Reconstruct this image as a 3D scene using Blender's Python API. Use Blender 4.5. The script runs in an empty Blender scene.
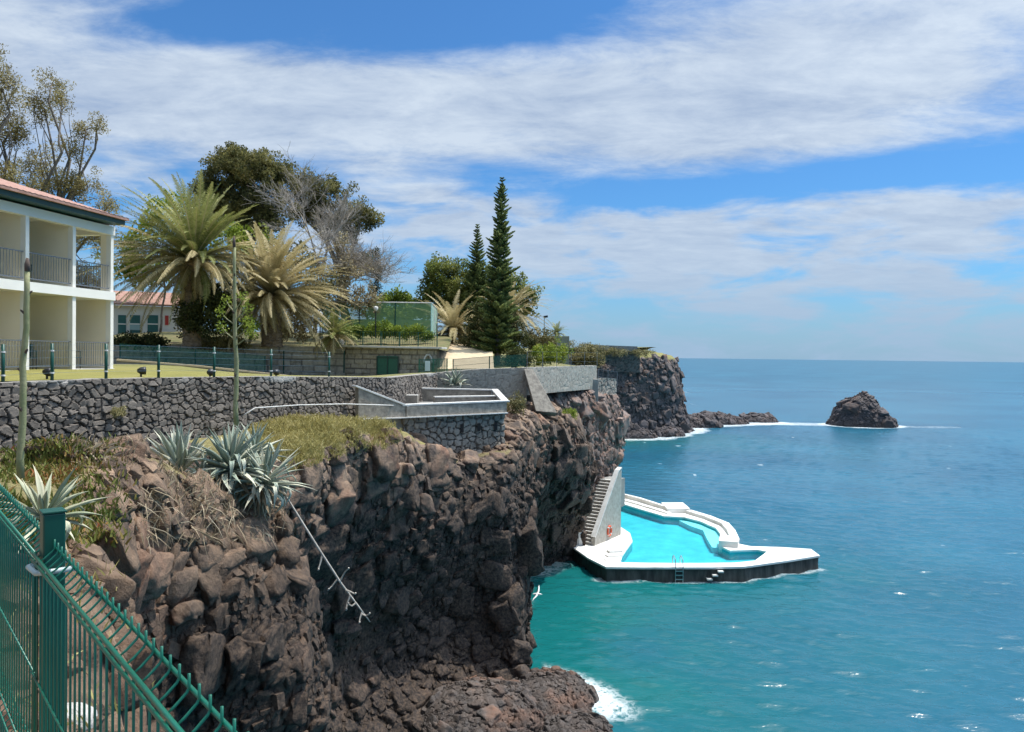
import bpy, math, random
import numpy as np
from mathutils import Vector, Matrix

random.seed(7)
RNG = np.random.default_rng(11)
R = math.radians
SC = bpy.context.scene
COL = SC.collection
SEA_Z = -14.0
F = 760.0

# ------------------------------------------------------------------ camera
PITCH, ROLL = 0.76, 0.70
cam_d = bpy.data.cameras.new('camera')
cam = bpy.data.objects.new('camera', cam_d)
COL.objects.link(cam)
SC.camera = cam
cam_d.sensor_width = 36.0
cam_d.lens = F / 1024 * 36
cam_d.clip_start = 0.05
cam_d.clip_end = 60000
CM = Matrix.Rotation(R(90 - PITCH), 3, 'X') @ Matrix.Rotation(R(ROLL), 3, 'Z')
cam.rotation_euler = CM.to_euler()

def ray(px, py):
    return CM @ Vector(((px - 512) / F, -(py - 366) / F, -1.0))

def W(px, py, d):
    """point seen at pixel (px, py) at distance d along world Y"""
    v = ray(px, py)
    return v * (d / v.y)

def PL(px, py, z):
    v = ray(px, py)
    return v * (z / v.z)

# ------------------------------------------------------------------ noise
def _hash(ix, iy, iz, k):
    with np.errstate(over='ignore'):
        h = (ix.astype(np.uint32) * np.uint32(374761393) + iy.astype(np.uint32) * np.uint32(668265263)
             + iz.astype(np.uint32) * np.uint32(3266489917) + np.uint32((k * 974711 + 12345) & 0xffffffff))
        h = (h ^ (h >> np.uint32(13))) * np.uint32(1274126177)
        h = (h ^ (h >> np.uint32(16))) * np.uint32(2246822519)
        h = h ^ (h >> np.uint32(15))
    return (h & np.uint32(0xffffff)).astype(np.float64) / float(0xffffff)

def vnoise(P, scale=1.0, k=0):
    Q = P / scale
    I = np.floor(Q).astype(np.int64)
    f = Q - I
    f = f * f * (3 - 2 * f)
    out = 0
    for a in (0, 1):
        wx = f[:, 0] if a else 1 - f[:, 0]
        for b in (0, 1):
            wy = f[:, 1] if b else 1 - f[:, 1]
            for c in (0, 1):
                wz = f[:, 2] if c else 1 - f[:, 2]
                out = out + wx * wy * wz * _hash(I[:, 0] + a, I[:, 1] + b, I[:, 2] + c, k)
    return out * 2 - 1

def fbm(P, scale, oct=4, k=0):
    o, a = 0, 1.0
    for i in range(oct):
        o = o + a * vnoise(P, scale / 2 ** i, k + i * 17)
        a *= .5
    return o

def vor(P, scale, k=0, jit=1.0):
    """f1, f2, random triple of the nearest cell, vector from its centre (in scaled units)"""
    Q = P / scale
    n = len(Q)
    I = np.floor(Q).astype(np.int64)
    f1 = np.full(n, 1e9); f2 = np.full(n, 1e9)
    best = np.zeros((n, 3)); bi = np.zeros((n, 3), np.int64)
    for a in (-1, 0, 1):
        for b in (-1, 0, 1):
            for c in (-1, 0, 1):
                J = I + np.array((a, b, c))
                C = J + .5 + jit * (np.stack([_hash(J[:, 0], J[:, 1], J[:, 2], k + s) for s in (1, 2, 3)], 1) - .5)
                d = ((Q - C) ** 2).sum(1)
                new = d < f1
                f2 = np.where(new, f1, np.minimum(f2, d))
                f1 = np.where(new, d, f1)
                best[new] = C[new]; bi[new] = J[new]
    rnd = np.stack([_hash(bi[:, 0], bi[:, 1], bi[:, 2], k + s) for s in (5, 6, 7)], 1)
    return np.sqrt(f1), np.sqrt(f2), rnd, Q - best

def sstep(a, b, x):
    t = np.clip((x - a) / (b - a), 0, 1)
    return t * t * (3 - 2 * t)

# ------------------------------------------------------------------ mesh helpers
def link(o, parent=None):
    COL.objects.link(o)
    if parent is not None:
        o.parent = parent
    return o

def mesh_np(name, V, Fc, mat, parent=None, attrs=None, fattrs=None, smooth=False):
    """V (n,3); Fc (m,k) equal-sized faces"""
    V = np.asarray(V, np.float32); Fc = np.asarray(Fc, np.int32)
    me = bpy.data.meshes.new(name)
    m, k = Fc.shape
    me.vertices.add(len(V)); me.vertices.foreach_set('co', V.ravel())
    me.loops.add(m * k); me.loops.foreach_set('vertex_index', Fc.ravel())
    me.polygons.add(m)
    me.polygons.foreach_set('loop_start', np.arange(0, m * k, k, dtype=np.int32))
    me.polygons.foreach_set('loop_total', np.full(m, k, np.int32))
    me.polygons.foreach_set('use_smooth', np.ascontiguousarray(smooth if hasattr(smooth, '__len__') else np.full(m, smooth, bool)))
    for nm, a in (attrs or {}).items():
        at = me.attributes.new(nm, 'FLOAT', 'POINT'); at.data.foreach_set('value', np.asarray(a, np.float32))
    for nm, a in (fattrs or {}).items():
        at = me.attributes.new(nm, 'FLOAT', 'FACE'); at.data.foreach_set('value', np.asarray(a, np.float32))
    me.update(calc_edges=True)
    if mat: me.materials.append(mat)
    return link(bpy.data.objects.new(name, me), parent)

def grid_faces(nu, nv):
    i = np.arange(nu - 1)[:, None] * nv + np.arange(nv - 1)[None, :]
    return np.stack([i, i + nv, i + nv + 1, i + 1], -1).reshape(-1, 4)

class MB:
    def __init__(s): s.v = []; s.f = []; s.t = []; s.tone = 0.5
    def add(s, vs, fs):
        o = len(s.v); s.v += [tuple(v) for v in vs]
        for f in fs: s.f.append([i + o for i in f]); s.t.append(s.tone)
    def box(s, lo, hi, M=None):
        x0, y0, z0 = lo; x1, y1, z1 = hi
        vs = [Vector(p) for p in ((x0,y0,z0),(x1,y0,z0),(x1,y1,z0),(x0,y1,z0),(x0,y0,z1),(x1,y0,z1),(x1,y1,z1),(x0,y1,z1))]
        if M: vs = [M @ v for v in vs]
        s.add(vs, [(0,3,2,1),(4,5,6,7),(0,1,5,4),(1,2,6,5),(2,3,7,6),(3,0,4,7)])
    def bar(s, a, b, w, h, up=Vector((0,0,1))):
        """box beam from a to b, width w (sideways) and height h (centred)"""
        a = Vector(a); b = Vector(b); d = (b - a).normalized()
        sd = d.cross(up)
        if sd.length < 1e-4: sd = Vector((1,0,0))
        sd.normalize(); u = sd.cross(d)
        q = [(-w/2,-h/2),(w/2,-h/2),(w/2,h/2),(-w/2,h/2)]
        vs = [a + sd*x + u*y for x, y in q] + [b + sd*x + u*y for x, y in q]
        s.add(vs, [(3,2,1,0),(4,5,6,7),(0,1,5,4),(1,2,6,5),(2,3,7,6),(3,0,4,7)])
    def wall(s, a, b, za0, za1, zb0, zb1, t):
        """upright slab from plan point a to b, bottoms/tops per end, thickness t centred"""
        a = Vector((a[0], a[1], 0)); b = Vector((b[0], b[1], 0)); d = (b - a).normalized(); n = Vector((d.y, -d.x, 0)) * t / 2
        vs = [a+n+Vector((0,0,za0)), b+n+Vector((0,0,zb0)), b-n+Vector((0,0,zb0)), a-n+Vector((0,0,za0)),
              a+n+Vector((0,0,za1)), b+n+Vector((0,0,zb1)), b-n+Vector((0,0,zb1)), a-n+Vector((0,0,za1))]
        s.add(vs, [(0,3,2,1),(4,5,6,7),(0,1,5,4),(1,2,6,5),(2,3,7,6),(3,0,4,7)])
    def tube(s, pts, r, n=6, cap=True):
        pts = [Vector(p) for p in pts]
        if not hasattr(r, '__len__'): r = [r] * len(pts)
        o = len(s.v); ref = None
        for i, p in enumerate(pts):
            d = (pts[min(i+1, len(pts)-1)] - pts[max(i-1, 0)])
            d = d.normalized() if d.length > 1e-9 else Vector((0,0,1))
            if ref is None: ref = d.orthogonal().normalized()
            u = (ref - d * ref.dot(d))
            u = u.normalized() if u.length > 1e-6 else d.orthogonal().normalized()
            ref = u; w = d.cross(u)
            for k in range(n):
                a = 2 * math.pi * k / n
                s.v.append(tuple(p + (u * math.cos(a) + w * math.sin(a)) * r[i]))
        for i in range(len(pts) - 1):
            for k in range(n):
                k2 = (k + 1) % n
                s.f.append([o+i*n+k, o+i*n+k2, o+(i+1)*n+k2, o+(i+1)*n+k]); s.t.append(s.tone)
        if cap:
            s.f.append([o+k for k in range(n)][::-1]); s.t.append(s.tone)
            s.f.append([o+(len(pts)-1)*n+k for k in range(n)]); s.t.append(s.tone)
    def prism(s, poly, z0, z1):
        n = len(poly)
        vs = [(p[0], p[1], z0) for p in poly] + [(p[0], p[1], z1) for p in poly]
        fs = [list(range(n))[::-1], list(range(n, 2*n))] + [(i, (i+1)%n, n+(i+1)%n, n+i) for i in range(n)]
        s.add(vs, fs)
    def build(s, name, mat, parent=None, smooth=False, bevel=0):
        me = bpy.data.meshes.new(name)
        me.from_pydata(s.v, [], s.f)
        at = me.attributes.new('tone', 'FLOAT', 'FACE'); at.data.foreach_set('value', np.asarray(s.t, np.float32))
        if smooth: me.polygons.foreach_set('use_smooth', np.full(len(me.polygons), True, bool))
        if mat: me.materials.append(mat)
        o = link(bpy.data.objects.new(name, me), parent)
        if bevel:
            b = o.modifiers.new('bevel', 'BEVEL'); b.width = bevel; b.segments = 2; b.limit_method = 'ANGLE'
        return o

def tag(o, label=None, cat=None, group=None, kind=None):
    if label: o['label'] = label
    if cat: o['category'] = cat
    if group: o['group'] = group
    if kind: o['kind'] = kind
    return o

def thing(name, label, cat, loc=(0, 0, 0), group=None, rz=0):
    o = bpy.data.objects.new(name, None); link(o)
    o.empty_display_size = .3
    o.location = loc; o.rotation_euler = (0, 0, rz)
    return tag(o, label, cat, group)

def inv(o):
    """matrix taking world points into the frame of an unscaled empty"""
    return (Matrix.Translation(o.location) @ o.rotation_euler.to_matrix().to_4x4()).inverted()

def copy_tree(o, parent=None):
    c = o.copy(); COL.objects.link(c)
    if parent is not None: c.parent = parent
    for ch in list(o.children): copy_tree(ch, c)
    return c

# ------------------------------------------------------------------ materials
def newmat(name):
    m = bpy.data.materials.new(name); m.use_nodes = True
    nt = m.node_tree; b = nt.nodes['Principled BSDF']
    return m, nt, b

def N(nt, t, **kw):
    n = nt.nodes.new(t)
    for k, v in kw.items():
        if k.startswith('i_'): n.inputs[int(k[2:])].default_value = v
        else: setattr(n, k, v)
    return n

def coords(nt, scale=(1, 1, 1)):
    tc = N(nt, 'ShaderNodeTexCoord'); mp = N(nt, 'ShaderNodeMapping')
    mp.inputs['Scale'].default_value = scale
    nt.links.new(tc.outputs['Object'], mp.inputs['Vector'])
    return mp.outputs['Vector']

def noise(nt, vec, scale, detail=6, rough=.6):
    n = N(nt, 'ShaderNodeTexNoise'); n.inputs['Scale'].default_value = scale
    n.inputs['Detail'].default_value = detail; n.inputs['Roughness'].default_value = rough
    nt.links.new(vec, n.inputs['Vector']); return n.outputs['Fac']

def ramp(nt, fac, stops):
    r = N(nt, 'ShaderNodeValToRGB'); e = r.color_ramp.elements
    while len(e) < len(stops): e.new(.5)
    for el, (p, c) in zip(e, stops):
        el.position = p; el.color = (*c, 1) if len(c) == 3 else c
    nt.links.new(fac, r.inputs['Fac']); return r.outputs['Color']

def mixc(nt, fac, a, b, mode='MIX'):
    m = N(nt, 'ShaderNodeMix', data_type='RGBA', blend_type=mode)
    for s, v in ((0, fac), (6, a), (7, b)):
        if hasattr(v, 'is_linked') or hasattr(v, 'links'): nt.links.new(v, m.inputs[s])
        else: m.inputs[s].default_value = v if s == 0 else (*v, 1)
    return m.outputs[2]

def attr(nt, name):
    a = N(nt, 'ShaderNodeAttribute'); a.attribute_name = name; return a.outputs['Fac']

def math_(nt, op, a, b=None, clamp=False):
    m = N(nt, 'ShaderNodeMath', operation=op); m.use_clamp = clamp
    for i, v in enumerate((a, b)):
        if v is None: continue
        if hasattr(v, 'is_linked') or hasattr(v, 'links'): nt.links.new(v, m.inputs[i])
        else: m.inputs[i].default_value = v
    return m.outputs[0]

def bump(nt, b, h, strength=.4, dist=.02):
    n = N(nt, 'ShaderNodeBump'); n.inputs['Strength'].default_value = strength; n.inputs['Distance'].default_value = dist
    nt.links.new(h, n.inputs['Height']); nt.links.new(n.outputs['Normal'], b.inputs['Normal'])

def simple(name, c1, c2=None, scale=3.0, rough=.7, bmp=0, bscale=20, metal=0.0, spec=.4, stops=(.35, .65), vscale=(1,1,1)):
    m, nt, b = newmat(name)
    b.inputs['Roughness'].default_value = rough; b.inputs['Metallic'].default_value = metal
    b.inputs['Specular IOR Level'].default_value = spec
    v = coords(nt, vscale)
    if c2 is None: b.inputs['Base Color'].default_value = (*c1, 1)
    else:
        nt.links.new(ramp(nt, noise(nt, v, scale), [(stops[0], c1), (stops[1], c2)]), b.inputs['Base Color'])
    if bmp: bump(nt, b, noise(nt, v, bscale, 5), bmp, .02)
    return m

def leafmat(name, dark, mid, light, transl=.25, rough=.65):
    """leaf colour from the per-face tone of the mesh"""
    m, nt, b = newmat(name)
    c = ramp(nt, attr(nt, 'tone'), [(0, dark), (.5, mid), (1, light)])
    nt.links.new(c, b.inputs['Base Color']); b.inputs['Roughness'].default_value = rough
    b.inputs['Specular IOR Level'].default_value = .25
    tr = N(nt, 'ShaderNodeBsdfTranslucent'); nt.links.new(c, tr.inputs['Color'])
    mx = N(nt, 'ShaderNodeMixShader'); mx.inputs[0].default_value = transl
    nt.links.new(b.outputs[0], mx.inputs[1]); nt.links.new(tr.outputs[0], mx.inputs[2])
    nt.links.new(mx.outputs[0], nt.nodes['Material Output'].inputs['Surface'])
    return m

def rockmat(name, brown=(.28, .192, .13), grey=(.068, .053, .047), black=(.009, .0085, .0092), rust=(.19, .098, .062), zlo=-6.4, zhi=-3.2, moss=(.17, .145, .055)):
    m, nt, b = newmat(name)
    v = coords(nt)
    geo = N(nt, 'ShaderNodeNewGeometry'); sep = N(nt, 'ShaderNodeSeparateXYZ'); nt.links.new(geo.outputs['Position'], sep.inputs[0])
    n1 = noise(nt, v, .45, 5); n2 = noise(nt, v, 2.2, 6); n3 = noise(nt, v, 9, 6, .7)
    # weathered brown top, black lava below, darkened further to paint in its shade
    h = N(nt, 'ShaderNodeMapRange'); h.inputs['From Min'].default_value = zlo; h.inputs['From Max'].default_value = zhi
    nt.links.new(sep.outputs['Z'], h.inputs['Value'])
    hh = math_(nt, 'ADD', h.outputs[0], math_(nt, 'MULTIPLY', math_(nt, 'SUBTRACT', n1, .5), 1.3), True)
    top = mixc(nt, ramp(nt, n2, [(.40, (0,0,0)), (.6, (1,1,1))]), brown, grey)
    top = mixc(nt, ramp(nt, n1, [(.52, (0,0,0)), (.66, (1,1,1))]), top, rust)
    low = mixc(nt, ramp(nt, n2, [(.35, (0,0,0)), (.7, (1,1,1))]), black, tuple(.5*(x+y) for x, y in zip(black, grey)))
    c = mixc(nt, hh, low, top)
    cell = attr(nt, 'cell')
    tone = N(nt, 'ShaderNodeMapRange'); tone.inputs['To Min'].default_value = .62; tone.inputs['To Max'].default_value = 1.45
    nt.links.new(cell, tone.inputs['Value'])
    cmb = N(nt, 'ShaderNodeCombineColor')
    for i in range(3): nt.links.new(tone.outputs[0], cmb.inputs[i])
    c = mixc(nt, 1.0, c, cmb.outputs[0], 'MULTIPLY')
    c = mixc(nt, math_(nt, 'MULTIPLY', ramp(nt, n3, [(.4, (0,0,0)), (.75, (1,1,1))]), .35), c, tuple(x*1.5 for x in brown))
    c = mixc(nt, attr(nt, 'grass'), c, mixc(nt, ramp(nt, n3, [(.35, (0,0,0)), (.65, (1,1,1))]), moss, tuple(x*1.7 for x in moss)))
    nt.links.new(c, b.inputs['Base Color'])
    b.inputs['Roughness'].default_value = .85; b.inputs['Specular IOR Level'].default_value = .3
    bump(nt, b, noise(nt, v, 8, 9, .74), .95, .09)
    return m

M = {}
M['rock'] = rockmat('cliff_rock')
M['rock_brown'] = rockmat('outcrop_rock', brown=(.29, .192, .125), grey=(.105, .073, .053), zlo=-4.7, zhi=-2.7)
M['rock_far'] = rockmat('headland_rock', brown=(.16, .125, .105), grey=(.095, .085, .085), black=(.055, .05, .055), zlo=-12, zhi=-2, moss=(.16, .15, .05))
M['rock_red'] = rockmat('red_cliff_rock', brown=(.20, .135, .105), grey=(.13, .11, .10), black=(.07, .06, .058), zlo=-12, zhi=-7)
M['rock_shore'] = rockmat('shore_rock', brown=(.12, .088, .07), grey=(.08, .07, .064), black=(.05, .045, .043), zlo=-14.5, zhi=-12.5)
M['white'] = simple('white_paint', (.76, .74, .69), (.54, .52, .46), .9, .6, .2, 20, stops=(.44, .80))
M['cream'] = simple('cream_render', (.88, .79, .61), (.85, .755, .57), .8, .8)
M['pale'] = simple('pale_render', (.74, .71, .64), (.64, .61, .55), .6, .8)
M['frame_w'] = simple('white_render', (.83, .80, .73), (.77, .74, .67), 1, .7)
M['darkgreen'] = simple('dark_green_paint', (.012, .045, .035), (.018, .06, .046), 2, .4)
M['fence'] = simple('fence_green_coat', (.005, .10, .062), (.008, .125, .08), 6, .32, spec=.5)
M['fence_b'] = simple('fence_green_post', (.004, .062, .042), (.003, .048, .034), 3, .4)
M['steel'] = simple('galvanised_steel', (.55, .56, .57), None, rough=.3, metal=1.0)
M['stair_stone'] = simple('pale_stair_stone', (.42, .385, .33), (.30, .275, .235), 4, .9, .7, 10)
M['clamp'] = simple('dull_zinc', (.42, .48, .46), (.34, .40, .38), 20, .55, metal=.3)
M['grey_metal'] = simple('grey_railing_metal', (.20, .21, .22), None, rough=.5, metal=.6)
M['black_metal'] = simple('black_lamp_metal', (.02, .02, .02), None, rough=.4)
M['conc'] = simple('grey_concrete', (.30, .285, .26), (.21, .20, .185), 1.2, .9, .35, 14)
M['conc_rough'] = simple('rough_cast_stone', (.34, .305, .25), (.19, .168, .14), 5, .95, .9, 9)
M['conc_pale'] = simple('pale_coping', (.66, .64, .60), (.52, .50, .46), 2.5, .85, .2, 18)
M['soil'] = simple('dry_soil', (.30, .22, .13), (.20, .145, .085), 3, .95, .8, 12)
M['gravel'] = simple('pale_gravel', (.56, .45, .30), (.47, .37, .24), 1.5, .95, .4, 20)
M['lawn'] = simple('lawn_grass', (.27, .27, .075), (.20, .23, .05), 2.2, .9, .8, 40)
M['garden'] = simple('garden_ground', (.09, .10, .03), (.17, .13, .06), 1.2, .95, .8, 10)
M['bark'] = simple('grey_bark', (.20, .17, .14), (.12, .10, .08), 8, .9, .6, 20)
M['bark_pale'] = simple('pale_bark', (.38, .35, .32), (.26, .235, .21), 6, .9, .5, 20)
M['palm_bark'] = simple('palm_bark', (.24, .18, .12), (.13, .095, .065), 5, .95, 1.0, 9, vscale=(1, 1, 3))
M['tile'] = simple('clay_tile', (.40, .235, .185), (.30, .16, .12), 4, .8)
M['glass_dark'] = simple('dark_glazing', (.02, .05, .05), None, rough=.1)
M['shutter'] = simple('teal_shutter', (.02, .10, .095), (.03, .13, .12), 3, .5)
M['red'] = simple('red_paint', (.45, .05, .04), None, rough=.5)
M['orange'] = simple('orange_ring', (.60, .10, .04), None, rough=.5)
M['wetconc'] = simple('weed_stained_concrete', (.085, .08, .07), (.025, .025, .022), 1.6, .75, .8, 6, vscale=(2.2, 2.2, .45))
M['aqua'] = simple('aqua_pool_paint', (.03, .38, .44), (.065, .50, .54), .8, .7)
M['aqua_pale'] = simple('pale_aqua_paint', (.50, .80, .80), (.44, .76, .77), .8, .7)
M['agave'] = leafmat('agave_leaf', (.14, .185, .145), (.27, .325, .255), (.60, .58, .45), .1, .5)
M['agave_pale'] = leafmat('pale_agave_leaf', (.18, .23, .15), (.33, .36, .24), (.56, .53, .38), .12, .5)
M['stalk'] = simple('green_stalk', (.20, .215, .095), (.30, .285, .15), 9, .7, .3, 30)
M['stalk_brown'] = simple('brown_stalk_tip', (.10, .07, .055), None, rough=.9)
M['dead_leaf'] = leafmat('dead_leaf', (.20, .15, .09), (.34, .26, .16), (.50, .41, .28), .15)
M['drygrass'] = leafmat('yellow_grass', (.19, .165, .05), (.37, .32, .11), (.56, .48, .23), .3)
M['iceplant'] = leafmat('ice_plant', (.07, .10, .018), (.16, .17, .035), (.36, .11, .045), .2)
M['pine'] = leafmat('pine_foliage', (.07, .075, .028), (.17, .16, .055), (.32, .28, .10), .4)
M['casuarina'] = leafmat('casuarina_foliage', (.16, .13, .055), (.30, .25, .10), (.44, .38, .17), .4)
M['broad'] = leafmat('broadleaf_foliage', (.07, .095, .02), (.16, .19, .04), (.30, .30, .085), .4)
M['lime'] = leafmat('lime_foliage', (.10, .15, .02), (.22, .28, .035), (.38, .40, .07), .35)
M['shrub'] = leafmat('dark_shrub_foliage', (.018, .028, .010), (.05, .062, .018), (.11, .11, .035), .25)
M['olive'] = leafmat('olive_scrub', (.12, .11, .04), (.24, .21, .09), (.38, .33, .16), .3)
M['tan'] = leafmat('tan_scrub', (.17, .13, .07), (.31, .25, .14), (.45, .38, .23), .3)
M['norfolk'] = leafmat('norfolk_needles', (.09, .12, .04), (.18, .23, .08), (.32, .36, .14), .45)
M['palm'] = leafmat('palm_frond', (.10, .12, .03), (.22, .235, .07), (.40, .38, .15), .3)
M['palm_dry'] = leafmat('dry_palm_frond', (.22, .175, .075), (.42, .345, .17), (.58, .49, .29), .3)
M['twig'] = simple('bare_twig', (.40, .35, .295), (.28, .245, .205), 5, .9)
M['drift'] = simple('bleached_wood', (.46, .42, .36), (.34, .30, .255), 8, .9)
M['bird'] = simple('white_feathers', (.78, .78, .76), None, rough=.8)

def stone_mat(name, c_lo, c_hi, mortar):
    m, nt, b = newmat(name)
    v = coords(nt)
    c = ramp(nt, attr(nt, 'cell'), [(0, c_lo), (1, c_hi)])
    c = mixc(nt, math_(nt, 'MULTIPLY', ramp(nt, noise(nt, v, 6, 8, .7), [(.42, (0,0,0)), (.72, (1,1,1))]), .6), c, tuple(x * 1.7 for x in c_hi))
    c = mixc(nt, attr(nt, 'crack'), mortar, c)
    c = mixc(nt, attr(nt, 'grass'), c, (.36, .345, .315))
    nt.links.new(c, b.inputs['Base Color']); b.inputs['Roughness'].default_value = .9
    bump(nt, b, noise(nt, v, 22, 6, .7), .7, .03)
    return m
M['drystone'] = stone_mat('dark_basalt_stones', (.088, .075, .063), (.172, .148, .124), (.072, .062, .053))
M['ashlar'] = stone_mat('grey_block_stones', (.26, .23, .18), (.44, .39, .31), (.17, .15, .125))
M['terrace_stone'] = stone_mat('terrace_stones', (.14, .122, .10), (.27, .24, .20), (.085, .075, .064))
M['cement_stone'] = stone_mat('cemented_rubble', (.28, .25, .20), (.35, .315, .26), (.29, .26, .215))

# translucent windbreak mesh
m, nt, b = newmat('green_windbreak_mesh')
b.inputs['Base Color'].default_value = (.20, .36, .16, 1); b.inputs['Roughness'].default_value = .6
tp = N(nt, 'ShaderNodeBsdfTransparent'); mx = N(nt, 'ShaderNodeMixShader'); mx.inputs[0].default_value = .6
nt.links.new(tp.outputs[0], mx.inputs[1]); nt.links.new(b.outputs[0], mx.inputs[2])
nt.links.new(mx.outputs[0], nt.nodes['Material Output'].inputs['Surface']); M['screen'] = m
m, nt, b = newmat('pale_turquoise_mesh')
b.inputs['Base Color'].default_value = (.42, .66, .58, 1)
tp = N(nt, 'ShaderNodeBsdfTransparent'); mx = N(nt, 'ShaderNodeMixShader'); mx.inputs[0].default_value = .75
nt.links.new(tp.outputs[0], mx.inputs[1]); nt.links.new(b.outputs[0], mx.inputs[2])
nt.links.new(mx.outputs[0], nt.nodes['Material Output'].inputs['Surface']); M['screen_pale'] = m
# green wire lattice seen as a fine net
m, nt, b = newmat('green_wire_net')
b.inputs['Base Color'].default_value = (.012, .12, .085, 1); b.inputs['Roughness'].default_value = .5
tp = N(nt, 'ShaderNodeBsdfTransparent'); mx = N(nt, 'ShaderNodeMixShader'); mx.inputs[0].default_value = .5
nt.links.new(tp.outputs[0], mx.inputs[1]); nt.links.new(b.outputs[0], mx.inputs[2])
nt.links.new(mx.outputs[0], nt.nodes['Material Output'].inputs['Surface']); M['net'] = m
# pool water: clear, tinted, glossy
m, nt, b = newmat('pool_water')
tp = N(nt, 'ShaderNodeBsdfTransparent'); tp.inputs[0].default_value = (.62, .97, 1.0, 1)
gl = N(nt, 'ShaderNodeBsdfGlossy'); gl.inputs['Roughness'].default_value = .06
fr = N(nt, 'ShaderNodeFresnel'); fr.inputs[0].default_value = 1.33
nz = noise(nt, coords(nt), 2.5, 4)
bp = N(nt, 'ShaderNodeBump'); bp.inputs['Strength'].default_value = .25; bp.inputs['Distance'].default_value = .05
nt.links.new(nz, bp.inputs['Height'])
for n_ in (gl, fr): nt.links.new(bp.outputs[0], n_.inputs['Normal'])
mx = N(nt, 'ShaderNodeMixShader'); nt.links.new(math_(nt, 'MULTIPLY', fr.outputs[0], .7), mx.inputs[0])
nt.links.new(tp.outputs[0], mx.inputs[1]); nt.links.new(gl.outputs[0], mx.inputs[2])
nt.links.new(mx.outputs[0], nt.nodes['Material Output'].inputs['Surface']); M['poolwater'] = m

# ------------------------------------------------------------------ sky and sun
SUN_EL, SUN_AZ = 68.0, 66.0      # azimuth clockwise from +Y (the sea side, a little ahead)
sd = Vector((math.cos(R(SUN_EL)) * math.sin(R(SUN_AZ)), math.cos(R(SUN_EL)) * math.cos(R(SUN_AZ)), math.sin(R(SUN_EL))))
sl = bpy.data.lights.new('sun', 'SUN'); sl.energy = 3.1; sl.angle = R(.53); sl.color = (1, .935, .83)
so = link(bpy.data.objects.new('sun', sl)); so.rotation_euler = sd.to_track_quat('Z', 'Y').to_euler(); so.location = sd * 60

wd = bpy.data.worlds.new('World'); SC.world = wd; wd.use_nodes = True
nt = wd.node_tree; bg = nt.nodes['Background']
sky = N(nt, 'ShaderNodeTexSky', sky_type='NISHITA'); sky.sun_disc = False
sky.sun_elevation = R(SUN_EL); sky.sun_rotation = R(SUN_AZ); sky.altitude = 10; sky.dust_density = .6; sky.ozone_density = 2.0
tc = N(nt, 'ShaderNodeTexCoord'); sp = N(nt, 'ShaderNodeSeparateXYZ'); nt.links.new(tc.outputs['Generated'], sp.inputs[0])
X_, Y_, Z_ = sp.outputs
zc = math_(nt, 'MAXIMUM', Z_, 0.0)
azi = math_(nt, 'ARCTAN2', X_, Y_)
# cloud-plane coordinates: clouds shrink and flatten toward the horizon
inv_ = math_(nt, 'DIVIDE', 1.0, math_(nt, 'ADD', zc, .13))
cx = math_(nt, 'MULTIPLY', X_, inv_); cy = math_(nt, 'MULTIPLY', Y_, inv_)
cb = N(nt, 'ShaderNodeCombineXYZ'); nt.links.new(cx, cb.inputs[0]); nt.links.new(cy, cb.inputs[1])
def cnoise(sx, sy, rot, detail, rough, dist, seed):
    mp = N(nt, 'ShaderNodeMapping'); mp.inputs['Scale'].default_value = (sx, sy, 1); mp.inputs['Rotation'].default_value = (0, 0, R(rot)); mp.inputs['Location'].default_value = (seed, seed * 1.7, seed * .3)
    nt.links.new(cb.outputs[0], mp.inputs[0])
    n = N(nt, 'ShaderNodeTexNoise'); n.inputs['Scale'].default_value = 1; n.inputs['Detail'].default_value = detail
    n.inputs['Roughness'].default_value = rough; n.inputs['Distortion'].default_value = dist
    nt.links.new(mp.outputs[0], n.inputs['Vector']); return n.outputs['Fac']
elv = math_(nt, 'ARCTANGENT', math_(nt, 'DIVIDE', Z_, math_(nt, 'SQRT', math_(nt, 'ADD', math_(nt, 'MULTIPLY', X_, X_), math_(nt, 'MULTIPLY', Y_, Y_)))))
def blob(px, py, wx, wy, ang, amp):
    """soft bank of cloud (or gap, amp < 0) centred on a sky direction, sizes in pixels"""
    v = ray(px, py); a0 = math.atan2(v.x, v.y); e0 = math.atan2(v.z, math.hypot(v.x, v.y))
    da = math_(nt, 'SUBTRACT', azi, a0); de = math_(nt, 'SUBTRACT', elv, e0)
    c, s_ = math.cos(R(ang)), math.sin(R(ang))
    u = math_(nt, 'ADD', math_(nt, 'MULTIPLY', da, c * F / wx), math_(nt, 'MULTIPLY', de, -s_ * F / wx))
    w = math_(nt, 'ADD', math_(nt, 'MULTIPLY', da, s_ * F / wy), math_(nt, 'MULTIPLY', de, c * F / wy))
    q = math_(nt, 'ADD', math_(nt, 'MULTIPLY', u, u), math_(nt, 'MULTIPLY', w, w))
    return math_(nt, 'MULTIPLY', math_(nt, 'EXPONENT', math_(nt, 'MULTIPLY', q, -1.0)), amp)
BL = [(60, 50, 330, 42, -6, .30), (330, 110, 330, 50, -9, .34), (760, 115, 330, 42, 2, .34), (960, 20, 330, 60, 0, .20),
      (850, 60, 260, 40, -18, .16), (260, 14, 150, 22, -16, -.42), (500, 28, 130, 40, -10, -.34), (780, 186, 220, 22, 0, -.36),
      (600, 175, 40, 30, 0, -.1), (420, 200, 90, 26, 0, .16), (860, 228, 320, 34, 0, .26), (620, 240, 220, 40, 0, .22),
      (980, 160, 80, 16, 0, -.3), (240, 180, 90, 20, 10, -.2), (600, 40, 60, 26, 0, -.1), (880, 290, 420, 30, 0, .10), (420, 268, 80, 24, 0, -.22), (640, 208, 120, 16, 0, -.12)]
acc = None
for bl in BL:
    g = blob(*bl); acc = g if acc is None else math_(nt, 'ADD', acc, g)
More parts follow.
